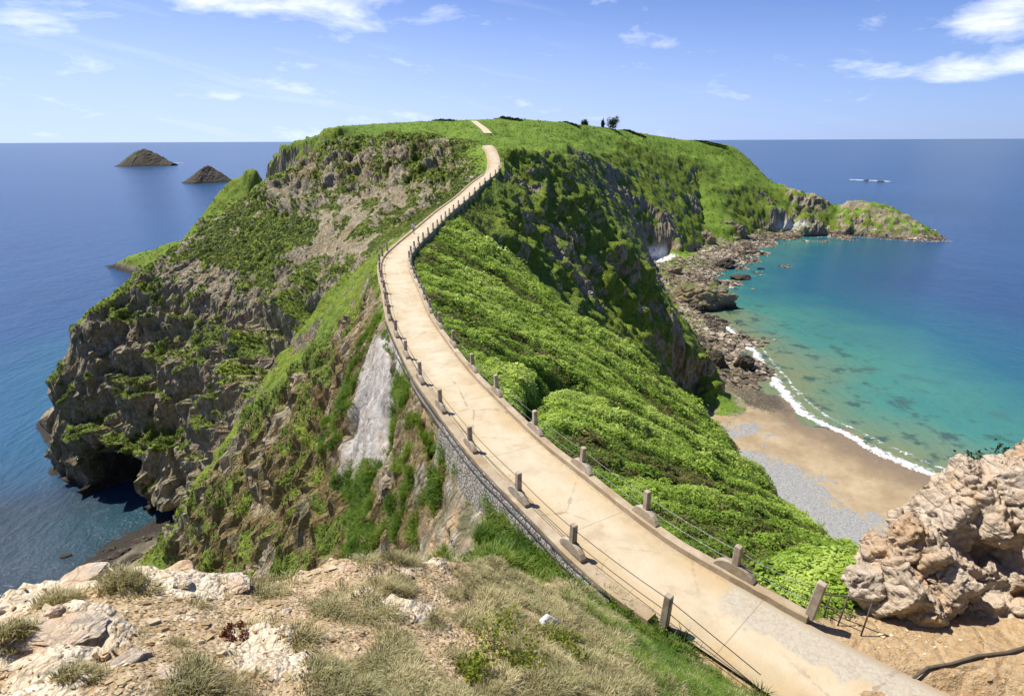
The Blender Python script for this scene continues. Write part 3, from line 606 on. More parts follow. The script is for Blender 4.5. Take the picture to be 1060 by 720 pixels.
selR = (PS > PS[near_idx(on(827, 641, 79.6))] - .3) & (yy < 156); selL = (yy > 14.3) & (yy < 150)
tag(sweep('kerb', [(1.5, -.2), (1.5, .22), (1.54, .25), (1.80, .25), (1.84, .22), (1.84, -.6)], selR, M['kerb'], .012), kind='structure')
tag(sweep('kerb', [(-1.5, -.2), (-1.5, .14), (-1.54, .17), (-1.92, .17), (-1.96, .14), (-1.96, -.6)], selL, M['kerb'], .012), kind='structure')
def mat_wall():
    t = NT('rubble_stone_wall'); v = t.vec((1, 1, 1.5)); v = t.mix(t.noise(1.2, 4, .6), v, v); e = t.vor(4.2, 'DISTANCE_TO_EDGE', v); c = t.vor(4.2, 'F1', v, out='Color'); sc = t.n('ShaderNodeSeparateColor'); t.put(sc.inputs[0], c); n = t.noise(6, 7, .7)
    col = t.mix(sc.outputs[0], (.25, .22, .18), (.42, .39, .33)); col = t.mix(t.lin(n, .4, .65), col, (.33, .30, .25)); col = t.mix(t.lin(t.math('ADD', e, t.lin(n, .3, .7, -.05, .05)), .0, .06, .75, 0), col, (.17, .14, .10)); col = t.mix(t.lin(n, .57, .66, 0, .7), col, (.09, .10, .04))
    return t.end(t.pbr(col, .92, t.bump(t.math('ADD', t.lin(e, 0, .12), t.math('MULTIPLY', n, .6)), .9, .12), .15))
M['wall'] = mat_wall()
tag(sweep('retaining_wall', [(-1.965, -.05), (-1.98, .03), (-2.12, .03), (-2.2, -.3), (-2.42, -1.4), (-2.6, -2.5), (-2.0, -2.5)], (yy > 15.2) & (yy < 27), M['wall'], .035), 'grey rubble stone retaining wall holding up the left edge of the concrete track', 'wall')
# ------------------------------------------------------------------ railings: posts on shouldered plinths, two wires
def box_bm(w, d, h, z0=0, bev=.015, taper=1.):
    bm = bmesh.new(); bmesh.ops.create_cube(bm, size=1)
    for v in bm.verts:
        k = taper if v.co.z > 0 else 1; v.co = Vector((v.co.x*w*k, v.co.y*d*k, (v.co.z+.5)*h + z0))
    bmesh.ops.bevel(bm, geom=bm.edges[:], offset=bev, segments=1, affect='EDGES'); return bm
def plinth_bm(L=1.3, d=.225, h=.40, one=0):
    prof = [(-L/2, 0), (-L/2, .1), (-L/2+.1, .22), (-L/2+.24, .33), (-.2, h), (.2, h), (L/2-.24, .33), (L/2-.1, .22), (L/2, .1), (L/2, 0)]
    if one: prof = [p for p in prof if p[0]*one > -.15] if one > 0 else [p for p in prof if p[0] < .15]; 
    if one > 0: prof = [(-.12, 0), (-.12, h)] + prof[1:] if prof[0][1] else prof
    bm = bmesh.new(); a = [bm.verts.new((x, -d/2, z)) for x, z in prof]; b = [bm.verts.new((x, d/2, z)) for x, z in prof]; n = len(prof)
    bm.faces.new(a[::-1]); bm.faces.new(b)
    for i in range(n): bm.faces.new((a[i], a[(i+1) % n], b[(i+1) % n], b[i]))
    bmesh.ops.bevel(bm, geom=[e for e in bm.edges if abs(e.verts[0].co.y - e.verts[1].co.y) < .01], offset=.018, segments=1, affect='EDGES'); return bm
def proto_mesh(bm, name, mat):
    me = bpy.data.meshes.new(name); bmesh.ops.recalc_face_normals(bm, faces=bm.faces); bm.to_mesh(me); bm.free(); me.materials.append(mat); return me
PM = [proto_mesh(box_bm(.235, .215, h, 0, .024, .92), 'post', M['post']) for h in (1.16, 1.21, 1.26)]; PLM = proto_mesh(plinth_bm(), 'plinth', M['post'])
def railing(label, side, spots, plinth, group):
    root = empty('railing', tuple(PC[spots[0]])); tag(root, label, 'railing'); c0 = Vector(PC[spots[0]]); tops = []
    for k, i in enumerate(spots):
        p = Vector(PC[i] + NR[i]*side*1.70) - c0; a = math.atan2(TG[i][1], TG[i][0])
        o = bpy.data.objects.new('post', PM[k % 3]); o.location = p + Vector((0, 0, .12)); lean = (random.gauss(0, .025), random.gauss(0, .03))
        if k == 0 and side > 0: o.scale = (1.15, 1.1, 1.15); lean = (.05, -.10); o['label'] = 'tall leaning end post without plinth'
        o.rotation_euler = (lean[0], lean[1], a); link(o, root)
        if plinth(k):
            q = bpy.data.objects.new('plinth', PLM); q.scale = (random.uniform(.92, 1.08), 1, random.uniform(.92, 1.1)); q.location = (0, 0, .10); q.rotation_euler = (-lean[0], -lean[1], 0); link(q, o)
        Rm = Matrix.Rotation(a, 3, 'Z') @ Matrix.Rotation(lean[1], 3, 'Y') @ Matrix.Rotation(lean[0], 3, 'X')
        tops.append((p, Rm))
    for h in (.66, 1.12):
        pts = []
        for (p, Rm), (q, Rq) in zip(tops[:-1], tops[1:]):
            a = p + Rm @ Vector((0, 0, h)); b = q + Rq @ Vector((0, 0, h))
            for u in (0, .25, .5, .75): pts.append(a.lerp(b, u) - Vector((0, 0, .06*4*u*(1-u))))
        pts.append(q + Rq @ Vector((0, 0, h)))
        if side < 0: e = Vector(PC[near_idx((6.1, 10.6))] - NR[near_idx((6.1, 10.6))]*1.75) - c0; pts.insert(0, e + Vector((0, 0, h-.62+.15)))
        tube('wire', pts, (.009 if side > 0 else .013), M['steel'] if side > 0 else M['cable'], root, 5)
    return root
Rp = [(827, 641), (767, 592), (667, 536), (598, 490), (550, 450), (513, 411), (486, 384), (467, 360)]
Lp = [(681, 646), (588, 576), (526, 517), (481, 466), (451, 427), (429, 396), (414, 371)]
sR = [near_idx(on(*p, 79.6) - 0) for p in Rp]; sL = [near_idx(on(*p, 79.6)) for p in Lp]
def extend(s, ymax, step):
    while PC[s[-1], 1] < ymax: s.append(min(s[-1] + int(step/.4), len(PC)-1)) 
    return s
sR = extend(sR, 150, 4.4); sL = extend(sL, 74, 4.4)
railing('railing of pale concrete posts and wires along the right edge of the track', 1, sR, lambda k: k > 0, None)
railing('railing of shaded concrete posts and wires along the left edge of the track', -1, sL, lambda k: k > 0 and PC[sL[k], 1] < 60, None)
def along(off_, up, y0, y1, sag=0.02):
    i = np.where((yy > y0) & (yy < y1))[0][::2]; return [PC[k] + NR[k]*off_ + np.array([0, 0, up + random.uniform(-sag, sag)]) for k in i]
tag(tube('cable', along(-2.08, .10, 15, 44), .035, M['cable']), 'thick black cable lying along the top of the rubble stone wall', 'cable')
tag(tube('cable', along(-2.2, -.12, 15, 37, .03), .028, M['cable']), 'thinner black cable slung just below the top of the stone wall', 'cable')

# handrail of the steps at the foot of the outcrop
hb = on(890, 660, 79.5); root = empty('handrail', hb); tag(root, 'rusty bent iron handrail beside the beach steps below the pale outcrop', 'handrail')
h0 = lambda px, py, z: np.array(on(px, py, z)) - hb
e1, e2, e3 = h0(890, 659, 79.45), h0(866, 648, 79.35), h0(851, 640, 79.3)
r1 = at(903, 623, on(890, 659, 79.45)[1]+.15) - hb; r2 = at(878, 617, on(866, 648, 79.35)[1]+.15) - hb; r3 = at(860, 615.5, on(851, 640, 79.3)[1]+.2) - hb; r4 = at(836, 613, on(851, 640, 79.3)[1]+1.2) - hb
tube('rail', [r4, r3, r2, r1], .026, M['iron'], root); tube('rail', [(r4+e3)/2 + [-.3, .2, -.05], (r3+e3)/2, (r2+e2)/2, (r2+e2)/2 + .55*((r1+e1)/2-(r2+e2)/2)], .02, M['iron'], root)
for a, b in ((r1, e1), (r2, e2), (r3, e3)): tube('leg', [a, b - [0, 0, .3]], .024, M['iron'], root)
# long thin root-brown rail along the foot of the outcrop
pp = [(908, 684), (930, 688), (945, 690.5), (962, 686), (985, 687), (1010, 684), (1040, 680), (1075, 676)]
tag(tube('rail', [np.array([*on(x, y, 79.9)[:2], ground(*on(x, y, 79.9)[:2]) + .07 + .02*math.sin(k*2.1)]) for k, (x, y) in enumerate(pp)], [.02, .03, .04, .045, .04, .045, .05, .05], M['bark'], None, 7), 'long crooked brown pole lying on sandy ground in front of the pale outcrop', 'pole')
print('track', round(time.time()-T0, 1))

# ------------------------------------------------------------------ rocks
def rock(name, loc, size, seed, mat, rz=0, sub_=4, rough=.28, cuts=9, freq=1.6, flat=0., parent=None, smooth=False):
    bm = bmesh.new(); bmesh.ops.create_icosphere(bm, subdivisions=sub_, radius=1); bm.verts.ensure_lookup_table()
    v = np.array([q.co[:] for q in bm.verts]); r = np.random.default_rng(seed)
    for k in range(cuts):                                    # flat broken faces
        d = r.normal(size=3); d /= np.linalg.norm(d); c = r.uniform(.5, .85); s = v@d; v = v - np.clip(s-c, 0, None)[:, None]*d*.9
    n = v/np.linalg.norm(v, axis=1)[:, None]; o = r.uniform(0, 60, 3)
    a1, a2, ac = worley(v*freq*1.3 + o)
    v = v + n*(rough*fbm(v*freq + o, 5, .55) + rough*.5*(ac-.5)*np.minimum((a2-a1)*4, 1) - rough*.25*sst(.1, 0, a2-a1))[:, None]
    v[:, 2] = np.maximum(v[:, 2], -.55) if flat else v[:, 2]
    v *= np.array(size)
    for q, c in zip(bm.verts, v): q.co = c
    o = bm_obj(name, bm, mat, parent, smooth); o.location = loc; o.rotation_euler = (0, 0, rz); return o
# the pale outcrop on the right: lumps welded into one mass, then weathered
def weld(name, lumps, vox, mat, amp, freq, seed):
    bm = bmesh.new()
    for (c, s, rz) in lumps:
        g = np.random.default_rng(int(abs(c[0])*977) % 9999); R_ = Matrix.Rotation(rz, 3, 'Z')
        for q in range(13):
            k = 1. if q == 0 else g.uniform(.26, .52); d0 = g.normal(size=3); d0 /= np.linalg.norm(d0); o_ = np.zeros(3) if q == 0 else d0*np.array(s)*.82
            r = bmesh.ops.create_icosphere(bm, subdivisions=4, radius=1); vv = np.array([v.co[:] for v in r['verts']]); tilt = Matrix.Rotation(.45, 3, 'Y') @ Matrix.Rotation(.3, 3, 'X') @ Matrix.Rotation(g.uniform(-.3, .3), 3, 'Z')
            for u in list(np.array(tilt.transposed())) + [-x for x in np.array(tilt.transposed())] + [x/np.linalg.norm(x) for x in g.normal(size=(7, 3))]:
                cc_ = g.uniform(.42, .72); pj = vv@u; vv = vv - np.clip(pj - cc_, 0, None)[:, None]*u
            vv = vv*np.array(s)*k*1.35 + o_
            for v, x in zip(r['verts'], vv): v.co = R_ @ Vector(x) + Vector(c)
    me = bpy.data.meshes.new(name); bm.to_mesh(me); bm.free(); o = bpy.data.objects.new(name, me); COL.objects.link(o)
    md = o.modifiers.new('weld', 'REMESH'); md.mode = 'VOXEL'; md.voxel_size = vox
    m2 = bpy.data.meshes.new_from_object(o.evaluated_get(bpy.context.evaluated_depsgraph_get())); o.modifiers.clear(); o.data = m2; bpy.data.meshes.remove(me)
    n = len(m2.vertices); v = np.empty(n*3, np.float32); m2.vertices.foreach_get('co', v); v = v.reshape(-1, 3).astype(float); nn = np.empty(n*3, np.float32); m2.vertices.foreach_get('normal', nn); nn = nn.reshape(-1, 3)
    Rb = np.array(Matrix.Rotation(.5, 3, 'Y') @ Matrix.Rotation(.35, 3, 'X')); vb = v@Rb.T; o3 = np.array([seed, seed*1.7, 3.]); s = np.array([1, 1, 2.0])*freq
    a1, a2, ac = worley(vb*s*.8 + o3 + .35*fbm(v*freq*2, 3)[:, None]); b1, b2, bc = worley(vb*s*2.3 + o3 + .3*fbm(v*freq*5, 3)[:, None]); c1, c2, cc = worley(vb*s*6 + o3)
    bed_ = (vb[:, 2]/.42 + 1.1*fbm(v*.9, 3) + .5*(ac-.5)) % 1.0; bed2 = (vb[:, 2]/.15 + 1.3*fbm(v*2., 3)) % 1.0
    d = amp*(.35*fbm(vb*s*.5 + o3, 3) + .35*(ac-.5)*np.minimum((a2-a1)*9, 1) + .22*(bed_-.5)*sst(0, .15, bed_) + .42*(bc-.5)*np.minimum((b2-b1)*9, 1) + .16*(cc-.5)*np.minimum((c2-c1)*9, 1) + .14*fbm(vb*s*3, 5, .6) - .4*sst(.06, 0, a2-a1)*sst(.3, .7, bc))
    v = v + nn*d[:, None]; m2.vertices.foreach_set('co', v.astype(np.float32).ravel()); m2.update(); m2.materials.clear(); m2.materials.append(mat)
    m2.polygons.foreach_set('use_smooth', np.ones(len(m2.polygons), bool)); return o
lumps = [(at(925, 610, 14.0), (1.25, 1.3, 1.6), .3), (at(912, 636, 14.0), (.7, .8, .8), 0), (at(950, 580, 14.3), (1.2, 1.2, 1.2), .2), (at(970, 560, 15), (1.0, 1.2, 1.6), .1), (at(1000, 540, 15.2), (1.2, 1.3, 1.7), -.2),
         (at(1040, 530, 15.2), (1.4, 1.4, 1.8), .4), (at(1085, 520, 15), (1.8, 1.5, 2.4), 0), (at(1060, 600, 14.2), (1.2, 1.0, .9), 0), (at(1035, 640, 13.2), (1.15, .8, .95), .3), (at(1085, 640, 13.2), (1.3, 1.2, 1.6), 0), (at(1130, 560, 14), (2.2, 2, 3.2), 0), (at(1200, 560, 13), (3, 2.4, 4), 0),
         (at(985, 600, 15.2), (1.6, 1.0, 1.8), 0), (at(1020, 625, 13.6), (1.0, .8, 1.1), .2), (at(1060, 650, 12.9), (1.0, .7, .8), 0), (at(938, 660, 13.2), (.6, .4, .3), .2), (at(990, 672, 12.6), (1.0, .5, .28), -.2)]
tag(weld('rock_outcrop', lumps, .05, M['outcrop'], .36, .85, 4.), 'big pale cream and orange weathered rock outcrop beside the end of the track', 'rock')

slabs = [ # (px, py, Y, size, rz, label)
 ((178, 578), 7.55, (.42, .26, .15), .2, 'white-topped rock on the brink beneath the dark inlet'), ((90, 598), 7.0, (.40, .26, .12), .35, 'broad cream rock on the brink above the sea, behind the long dry tuft'), ((25, 626), 6.5, (.34, .16, .10), .4, 'low cream ledge at the left end of the brink'),
 ((232, 606), 7.3, (.42, .26, .15), -.2, 'rounded cream boulder between the brink and the dry grass'), ((356, 598), 8.35, (.36, .20, .12), .5, 'white slab tilted on the brink near the shaded gully'), ((412, 601), 8.9, (.28, .17, .11), -.3, 'small white rock on the brink right of the tilted white slab'),
 ((75, 672), 5.1, (.50, .36, .08), .4, 'large flat cream slab flush with the rubble, bedded in the ground'), ((140, 700), 4.7, (.26, .17, .13), .6, 'grey and cream block in front of the big flat slab'), ((172, 708), 4.55, (.25, .18, .13), -.2, 'cream block with a flat top at the bottom edge, beside the grey one'),
 ((67, 657), 5.45, (.12, .10, .10), .1, 'angular cream stone perched behind the big flat slab'), ((505, 642), 7.9, (.24, .12, .10), -.4, 'white stone half buried in grass behind the leafy green plants'), ((622, 668), 9.2, (.28, .2, .12), .5, 'broken white stone patch in the grass near the path'),
 ((643, 680), 9.3, (.22, .14, .10), .9, 'small white stone below the broken stone patch'), ((672, 634), 12.2, (.28, .2, .22), .2, 'pale crumbly stone at the foot of the lone left post'), ((295, 632), 6.5, (.10, .09, .07), 0, 'fist-sized pale stone lying in the dry grass'), ((190, 612), 6.9, (.16, .12, .10), .8, 'small cream stone left of the rounded boulder'),
 ((404, 690), 20, (.3, .2, .2), 0, '')]
for k, (pp, Yd, sz, rz, lab) in enumerate(slabs[:-1]):
    p = at(*pp, Yd); sz = tuple(np.array(sz)*np.array([1.05, 1.05, .85])); p[2] = ground(p[0], p[1]) + sz[2]*.12
    tag(rock('stone', p, sz, 40+k, M['slab'], rz, 4, .22, 12, 1.7), lab, 'stone', 'pale stones on the near hillside')
# pale curved root end
tag(tube('branch', [np.array([*at(x, y, Y)[:2], ground(*at(x, y, Y)[:2]) + dz]) for x, y, Y, dz in ((560, 668, 8.5, .0), (561.5, 662, 8.62, .14), (566, 655, 8.75, .22), (573, 650, 8.88, .22), (581, 646, 8.98, .14))], [.075, .075, .07, .065, .05], mat_flat('bleached_wood', (.62, .60, .57), .8), None, 9), 'bleached white bent stump of branch sticking out of the grass', 'branch')

shore = [ # boulders and sea rocks: (px, py at foot, z, width m, depth, height, seed, mat, label)
 (735, 322, 0, 39, 24, 20, 3, 'shore', 'huge green-topped boulder standing at the water edge of the bay'), (771, 386, .3, 9.5, 7, 8.5, 5, 'wetrock', 'dark upright boulder in the surf at the end of the sand'), (742, 384, 1, 9, 8, 10, 7, 'wetrock', 'black rock in the shadow at the foot of the red cliff end'),
 (768, 290, 0, 16, 9, 4, 9, 'wetrock', 'flat dark rock awash off the rubble shore, furthest out'), (750, 278, .5, 19, 11, 9, 11, 'wetrock', 'pointed dark rock at the edge of the rubble shore'), (782, 264, 0, 19, 8, 3.5, 12, 'wetrock', 'low black reef in the water beside the far rubble shore'), (788, 279, -.2, 7, 4, 2, 13, 'wetrock', 'small black rock in turquoise water near the flat reef'),
 (758, 250, 3, 40, 24, 22, 15, 'shore', 'tall pale crag standing between the rubble shore and the green cliff'), (733, 254, 4, 22, 14, 14, 17, 'shore', 'pale crag left of the tall crag on the rubble shore'), (777, 250, 2, 16, 9, 7, 19, 'shore', 'low crag right of the tall crag beside the white cove'), (741, 298, 1, 9, 7, 6, 21, 'wetrock', 'squat dark rock behind the huge green-topped boulder'),
 (695, 252, 6, 30, 18, 22, 23, 'shore', 'rounded grey crag under the green cliff at the back of the bay'), (722, 324, .2, 11, 8, 6, 25, 'wetrock', 'dark wet rock at the left foot of the huge boulder'), (700, 284, 4, 14, 10, 8, 27, 'shore', 'lone crag in the middle of the rubble shore')]
for k, (px, py, z, w, d, h, sd, mt, lab) in enumerate(shore):
    p = on(px, py, z); p[1] += d*.4; tag(rock('boulder', (p[0], p[1], z + h*.22), (w/2, d/2, h*.62), sd, M[mt], random.uniform(-.3, .3), 5, .34, 9, 1.7), lab, 'boulder', 'boulders and sea rocks round the bay')
for k, (px, py, w, d, h, lab) in enumerate([(100, 585, 5.2, 3.4, 1.2, 'flat black rock at the mouth of the narrow inlet on the left'), (128, 575, 6.5, 3.2, 1.3, 'long black rock slab in the middle of the inlet'), (118, 594, 4.4, 2.4, 1., 'small black rock nearest the brink in the inlet'), (150, 562, 6, 3, 1.4, 'dark rock slab near the cliff foot in the inlet'), (68, 574, 3., 1.6, .6, 'lone dark rock awash outside the inlet'), (140, 590, 6, 3.2, 1.1, 'dark rock slab on the wet sand at the head of the inlet'), (112, 570, 3.6, 2, .8, 'narrow black rock just off the cave in the cliff')]):
    p = on(px, py, .3); tag(rock('boulder', (p[0], p[1], max(.1, ground(p[0], p[1]) + .2*h)), (w/2, d/2, h*.8), 70+k, M['wetrock'], .5, 4, .3, 10, 1.8), lab, 'rock', 'black rocks in the inlet')
# wet dark sand at the head of the inlet
q = [on(150, 556, .25), on(192, 552, .5), (-62, 92, 2), (-74, 84, .2), on(140, 590, .1), on(128, 582, .05)]
bm = bmesh.new(); bm.faces.new([bm.verts.new((p[0], p[1], p[2]+.15)) for p in q]); bmesh.ops.triangulate(bm, faces=bm.faces[:]); tag(bm_obj('shingle', bm, mat_concrete('grey_wet_shingle', (.075, .07, .062), (.12, .11, .10), .5)), kind='structure')
# white pebbles of the far coves
def sheet(name, q, mat):
    bm = bmesh.new(); bm.faces.new([bm.verts.new(p) for p in q]); bmesh.ops.triangulate(bm, faces=bm.faces[:]); return tag(bm_obj(name, bm, mat), kind='structure')
mp = mat_concrete('white_pebbles', (.52, .50, .46), (.70, .68, .64), .5, .1)
# islets
def islet(px, py, Yd, prof, depth, label, sd):
    c = on(px, py, 0); o = []
    return c
def ridge_islet(name, poly, Y, depth, label, sd, mat):
    """a rocky hump: crest heights surveyed along its length, falling to the sea front and back"""
    C = np.array([at(x, y, Y) for x, y in poly]); n = 90; t = np.linspace(0, 1, n); L = np.linspace(0, len(C)-1, n); cx = np.interp(L, range(len(C)), C[:, 0]); cz = np.maximum(np.interp(L, range(len(C)), C[:, 2]), -2)
    m_ = 31; s = np.linspace(-1, 1, m_); v = []
    for i in range(n):
        wdt = depth*(.25 + .75*math.sin(PI*min(max(t[i], .02), .98))**.7)
        for u in s: v.append((cx[i], Y + u*wdt, -3 + (cz[i]+3)*(1-abs(u)**1.7)))
    v = np.array(v); sc = 3.2/abs(C[-1, 0]-C[0, 0]); k = (cz.max())
    v += (fbm(v*np.array([sc*5, sc*5, sc*7]) + sd, 5, .6, True)*k*.15)[:, None]*np.array([.4, .4, 1.])*np.clip((v[:, 2:]+3)/k*2, .15, 1)
    q = [(i*m_+j, i*m_+j+1, (i+1)*m_+j+1, (i+1)*m_+j) for i in range(n-1) for j in range(m_-1)]
    return tag(np_mesh(name, v, q, mat, None, True), label, 'islet', 'rocky islets off the left coast')
ridge_islet('islet', [(122, 172.5), (126, 170.5), (129, 171), (135, 164), (142, 157.5), (148, 155.5), (155, 158), (163, 162), (170, 166), (180, 169.5)], 2480, 110, 'humped dark islet alone far out on the sea', 3., M['islet'])
ridge_islet('islet', [(187, 190), (195, 187), (203, 181), (210, 175), (214, 172.5), (219, 176), (228, 181), (240, 188)], 1450, 70, 'green-topped dark islet close behind the left coast', 8., M['islet'])
for k, (px, py, w, lab) in enumerate([(897, 187, 14, 'low dark rock in white surf far out in the open sea'), (912, 188, 18, 'second low dark rock at the right end of the distant surf')]):
    p = on(px, py, 0); tag(rock('skerry', (p[0], p[1], 0), (w/2, 5, 3), 90+k, M['wetrock'], 0, 3), lab, 'rock')
print('rocks', round(time.time()-T0, 1))

# ------------------------------------------------------------------ sea
def mat_sea():
    t = NT('sea_water'); sh = t.attr('shallow'); sv = t.attr('sandy'); n = t.noise(.02, 6, .6); n2 = t.noise(.10, 6, .65)
    deep = t.mix(t.lin(t.noise(.004, 5, .6), .35, .65), (.016, .055, .13), (.022, .070, .165))
    deep = t.mix(sv, deep, (.022, .036, .045)); col = t.mix(t.lin(sh, .0, .45), deep, (.013, .098, .135)); col = t.mix(t.lin(t.math('ADD', sh, t.lin(n, .3, .7, -.1, .1)), .42, .78), col, (.045, .18, .135)); col = t.mix(t.lin(t.math('ADD', sh, t.lin(n, .3, .7, -.06, .06)), .78, .97), col, (.15, .175, .08))  # sv turns the deep water colour dark grey
    wd = t.math('MULTIPLY', t.lin(n2, .53, .62), t.lin(sh, .6, .82)); col = t.mix(t.math('MULTIPLY', wd, .9), col, (.035, .075, .055))
    v = t.vec((1, 1, 1), (0, 0, .5)); w1 = t.noise(.35, 7, .62, t.vec((1, .45, 1), (0, 0, .45))); w2 = t.noise(.055, 5, .6, t.vec((1, .5, 1), (0, 0, .3))); w3 = t.noise(1.6, 4, .6)
    h = t.math('ADD', t.math('MULTIPLY', w2, 2.2), t.math('ADD', w1, t.math('MULTIPLY', w3, .3)))
    nb = t.bump(h, .6, 1.0); df = t.n('ShaderNodeBsdfDiffuse'); t.put(df.inputs[0], col); t.put(df.inputs[2], t.bump(h, .75, .9)); gl = t.n('ShaderNodeBsdfGlossy'); gl.inputs['Roughness'].default_value = .13; t.put(gl.inputs['Normal'], nb)
    fr = t.n('ShaderNodeFresnel'); fr.inputs[0].default_value = 1.33; t.put(fr.inputs[1], nb); m = t.n('ShaderNodeMixShader'); t.put(m.inputs[0], t.math('MINIMUM', t.math('MULTIPLY', fr.outputs[0], 1.), .5)); t.t.links.new(df.outputs[0], m.inputs[1]); t.t.links.new(gl.outputs[0], m.inputs[2])
    return t.end(m.outputs[0])
sx = np.unique(np.r_[axis([(-60000, 12000), (-6000, 900), (-700, 40), (-300, 8), (300, 8), (700, 40), (6000, 900), (60000, 12000)])])
sy = np.unique(np.r_[axis([(-3000, 500), (-200, 30), (0, 8), (600, 8), (1000, 40), (6000, 900), (80000, 14000)])])
SX, SY = np.meshgrid(sx, sy); dw, _ = dist_poly(SX, SY, WL); dw2, _ = dist_poly(SX, SY, [on(722, 318, 0), on(757, 283, 0), on(780, 262, 0), on(830, 248, 0)])
fb = fbm(np.stack([SX.ravel()*.012, SY.ravel()*.012, 0*SX.ravel()], 1), 3).reshape(SX.shape)
shl = np.maximum(np.clip(1.0 - dw/175, 0, 1), .66*np.clip(1-dw2/120, 0, 1)); shl = np.clip(shl + .12*fb*(shl > .02), 0, 1)*np.where(SX > 20, 1, 0)
dl_, _ = dist_poly(SX, SY, [(-150, 170), (-190, 215), (-215, 260)]); shl = np.maximum(shl, .26*np.clip(1-dl_/40, 0, 1)**.8)
dl_, _ = dist_poly(SX, SY, [on(110, 540, 0), on(150, 545, 0)]); shl = np.maximum(shl, .12*np.clip(1-dl_/22, 0, 1))
nsx, nsy = len(sx), len(sy); id2 = np.arange(nsx*nsy).reshape(nsy, nsx)
sq2 = np.stack([id2[:-1, :-1], id2[:-1, 1:], id2[1:, 1:], id2[1:, :-1]], -1).reshape(-1, 4)
tag(np_mesh('sea', np.stack([SX.ravel(), SY.ravel(), 0*SX.ravel()], 1), sq2, mat_sea(), dict(shallow=shl.ravel(), sandy=np.clip(np.exp(-((SX+120)**2/60**2 + (SY-110)**2/42**2))*1.3, 0, 1).ravel())), kind='structure')  # sandy attribute: dark grey water tint off the left inlet
# surf
def mat_foam():
    t = NT('surf_foam'); s = t.attr('across'); n = t.noise(.45, 9, .76); n2 = t.noise(1.9, 7, .75)
    a = t.math('ADD', t.lin(n, .3, .7, -.75, .75), t.lin(n2, .3, .7, -.3, .3)); a = t.math('ADD', a, s); a = t.lin(a, .3, .95)
    d = t.pbr((.86, .88, .88), .8); tr = t.n('ShaderNodeBsdfTransparent'); m = t.n('ShaderNodeMixShader'); t.put(m.inputs[0], a); t.t.links.new(tr.outputs[0], m.inputs[1]); t.t.links.new(d, m.inputs[2]); return t.end(m.outputs[0])
M['foam'] = mat_foam()
def surf(P, w, z=.06, crest=.85, label=None):
    P, _ = resample(P, 2.); tg = np.gradient(P, axis=0); tg /= np.linalg.norm(tg[:, :2], axis=1)[:, None] + 1e-9; nr = np.stack([tg[:, 1], -tg[:, 0], 0*tg[:, 0]], 1)
    us = np.array([-1, -.6, -.2, .2, .6, 1]); av = np.array([-.6, .55, .95, .55, .1, -.6])*crest
    wob = fbm(np.stack([np.arange(len(P))*.13, 0*P[:, 0], 0*P[:, 0]+w], 1), 3)
    ww = w*(1 + .9*wob); v = np.concatenate([(P - nr*(u*ww)[:, None] + nr*(wob*w*.9)[:, None])[:, None, :] for u in us], 1).reshape(-1, 3); v[:, 2] = z + np.tile(np.array([0, .12, .22, .14, .05, 0]), len(P)); n = len(us)
    q = [(a*n+b, a*n+b+1, (a+1)*n+b+1, (a+1)*n+b) for a in range(len(P)-1) for b in range(n-1)]
    return tag(np_mesh('surf', v, q, M['foam'], dict(across=np.tile(av, len(P))), True), kind='stuff')
surf(np.array(WL[1:]), 3.9, .06, .95)
surf(np.array([p + np.array([5.5, 2.8, 0]) for p in WL[3:]]), 1.5, .05, .42)
surf(np.array([on(880, 186, 0), on(905, 187, 0), on(922, 188, 0)]), 14, .2, 1.1)
surf(np.array([on(760, 288, 0)]*1 + [on(790, 284, 0)]), 1.2, .05, .3)
surf(np.array([p + np.array([0, -3, .5]) for p in tip[:6]]), 2.0, .1, .5)
surf(np.array([on(170, 168.5, 0), on(190, 168.6, 0)]), 16, .2, .8)
print('sea', round(time.time()-T0, 1))

# ------------------------------------------------------------------ foliage: many small leaves, gathered by cover into one sheet each
def proto_clump(n, r, leaf, up, seed, slim=.45, dome=.6):
    g = np.random.default_rng(seed); V_ = []; 
    for k in range(n):
        a = g.uniform(0, 2*PI); e = g.uniform(.0, 1.)**.7*PI/2; d = np.array([math.cos(a)*math.cos(e), math.sin(a)*math.cos(e), math.sin(e)*dome])
        c = d*r*g.uniform(.55, 1.); nn = d*.45 + np.array([0, 0, .8]) + g.normal(size=3)*.42; nn /= np.linalg.norm(nn); ax = d*np.array([1, 1, .2]) + g.normal(size=3)*.5 + np.array([0, 0, up]); ax -= nn*(ax@nn); ax /= np.linalg.norm(ax); sd = np.cross(nn, ax); l = leaf*g.uniform(.6, 1.3)
        V_ += [c - ax*l*.5, c + sd*l*slim*.5, c + ax*l*.5, c - sd*l*slim*.5]
    return np.array(V_)
def proto_tuft(n, h, spread, wid, seed, lean=.7):
    g = np.random.default_rng(seed); V_ = []
    for k in range(n):
        a = g.uniform(0, 2*PI); b = np.array([math.cos(a), math.sin(a), 0]); c = b*spread*g.uniform(0, 1)**.6; t = g.uniform(.1, lean); hh = h*g.uniform(.5, 1.15); s = np.array([-b[1], b[0], 0])*wid
        m_ = c + b*hh*t*.35 + np.array([0, 0, hh*.6]); e = c + b*hh*t + np.array([0, 0, hh*(1-.35*t)])
        V_ += [c - s, c + s, m_ + s*.8, m_ - s*.8, m_ - s*.8, m_ + s*.8, e + s*.15, e - s*.15]
    return np.array(V_)
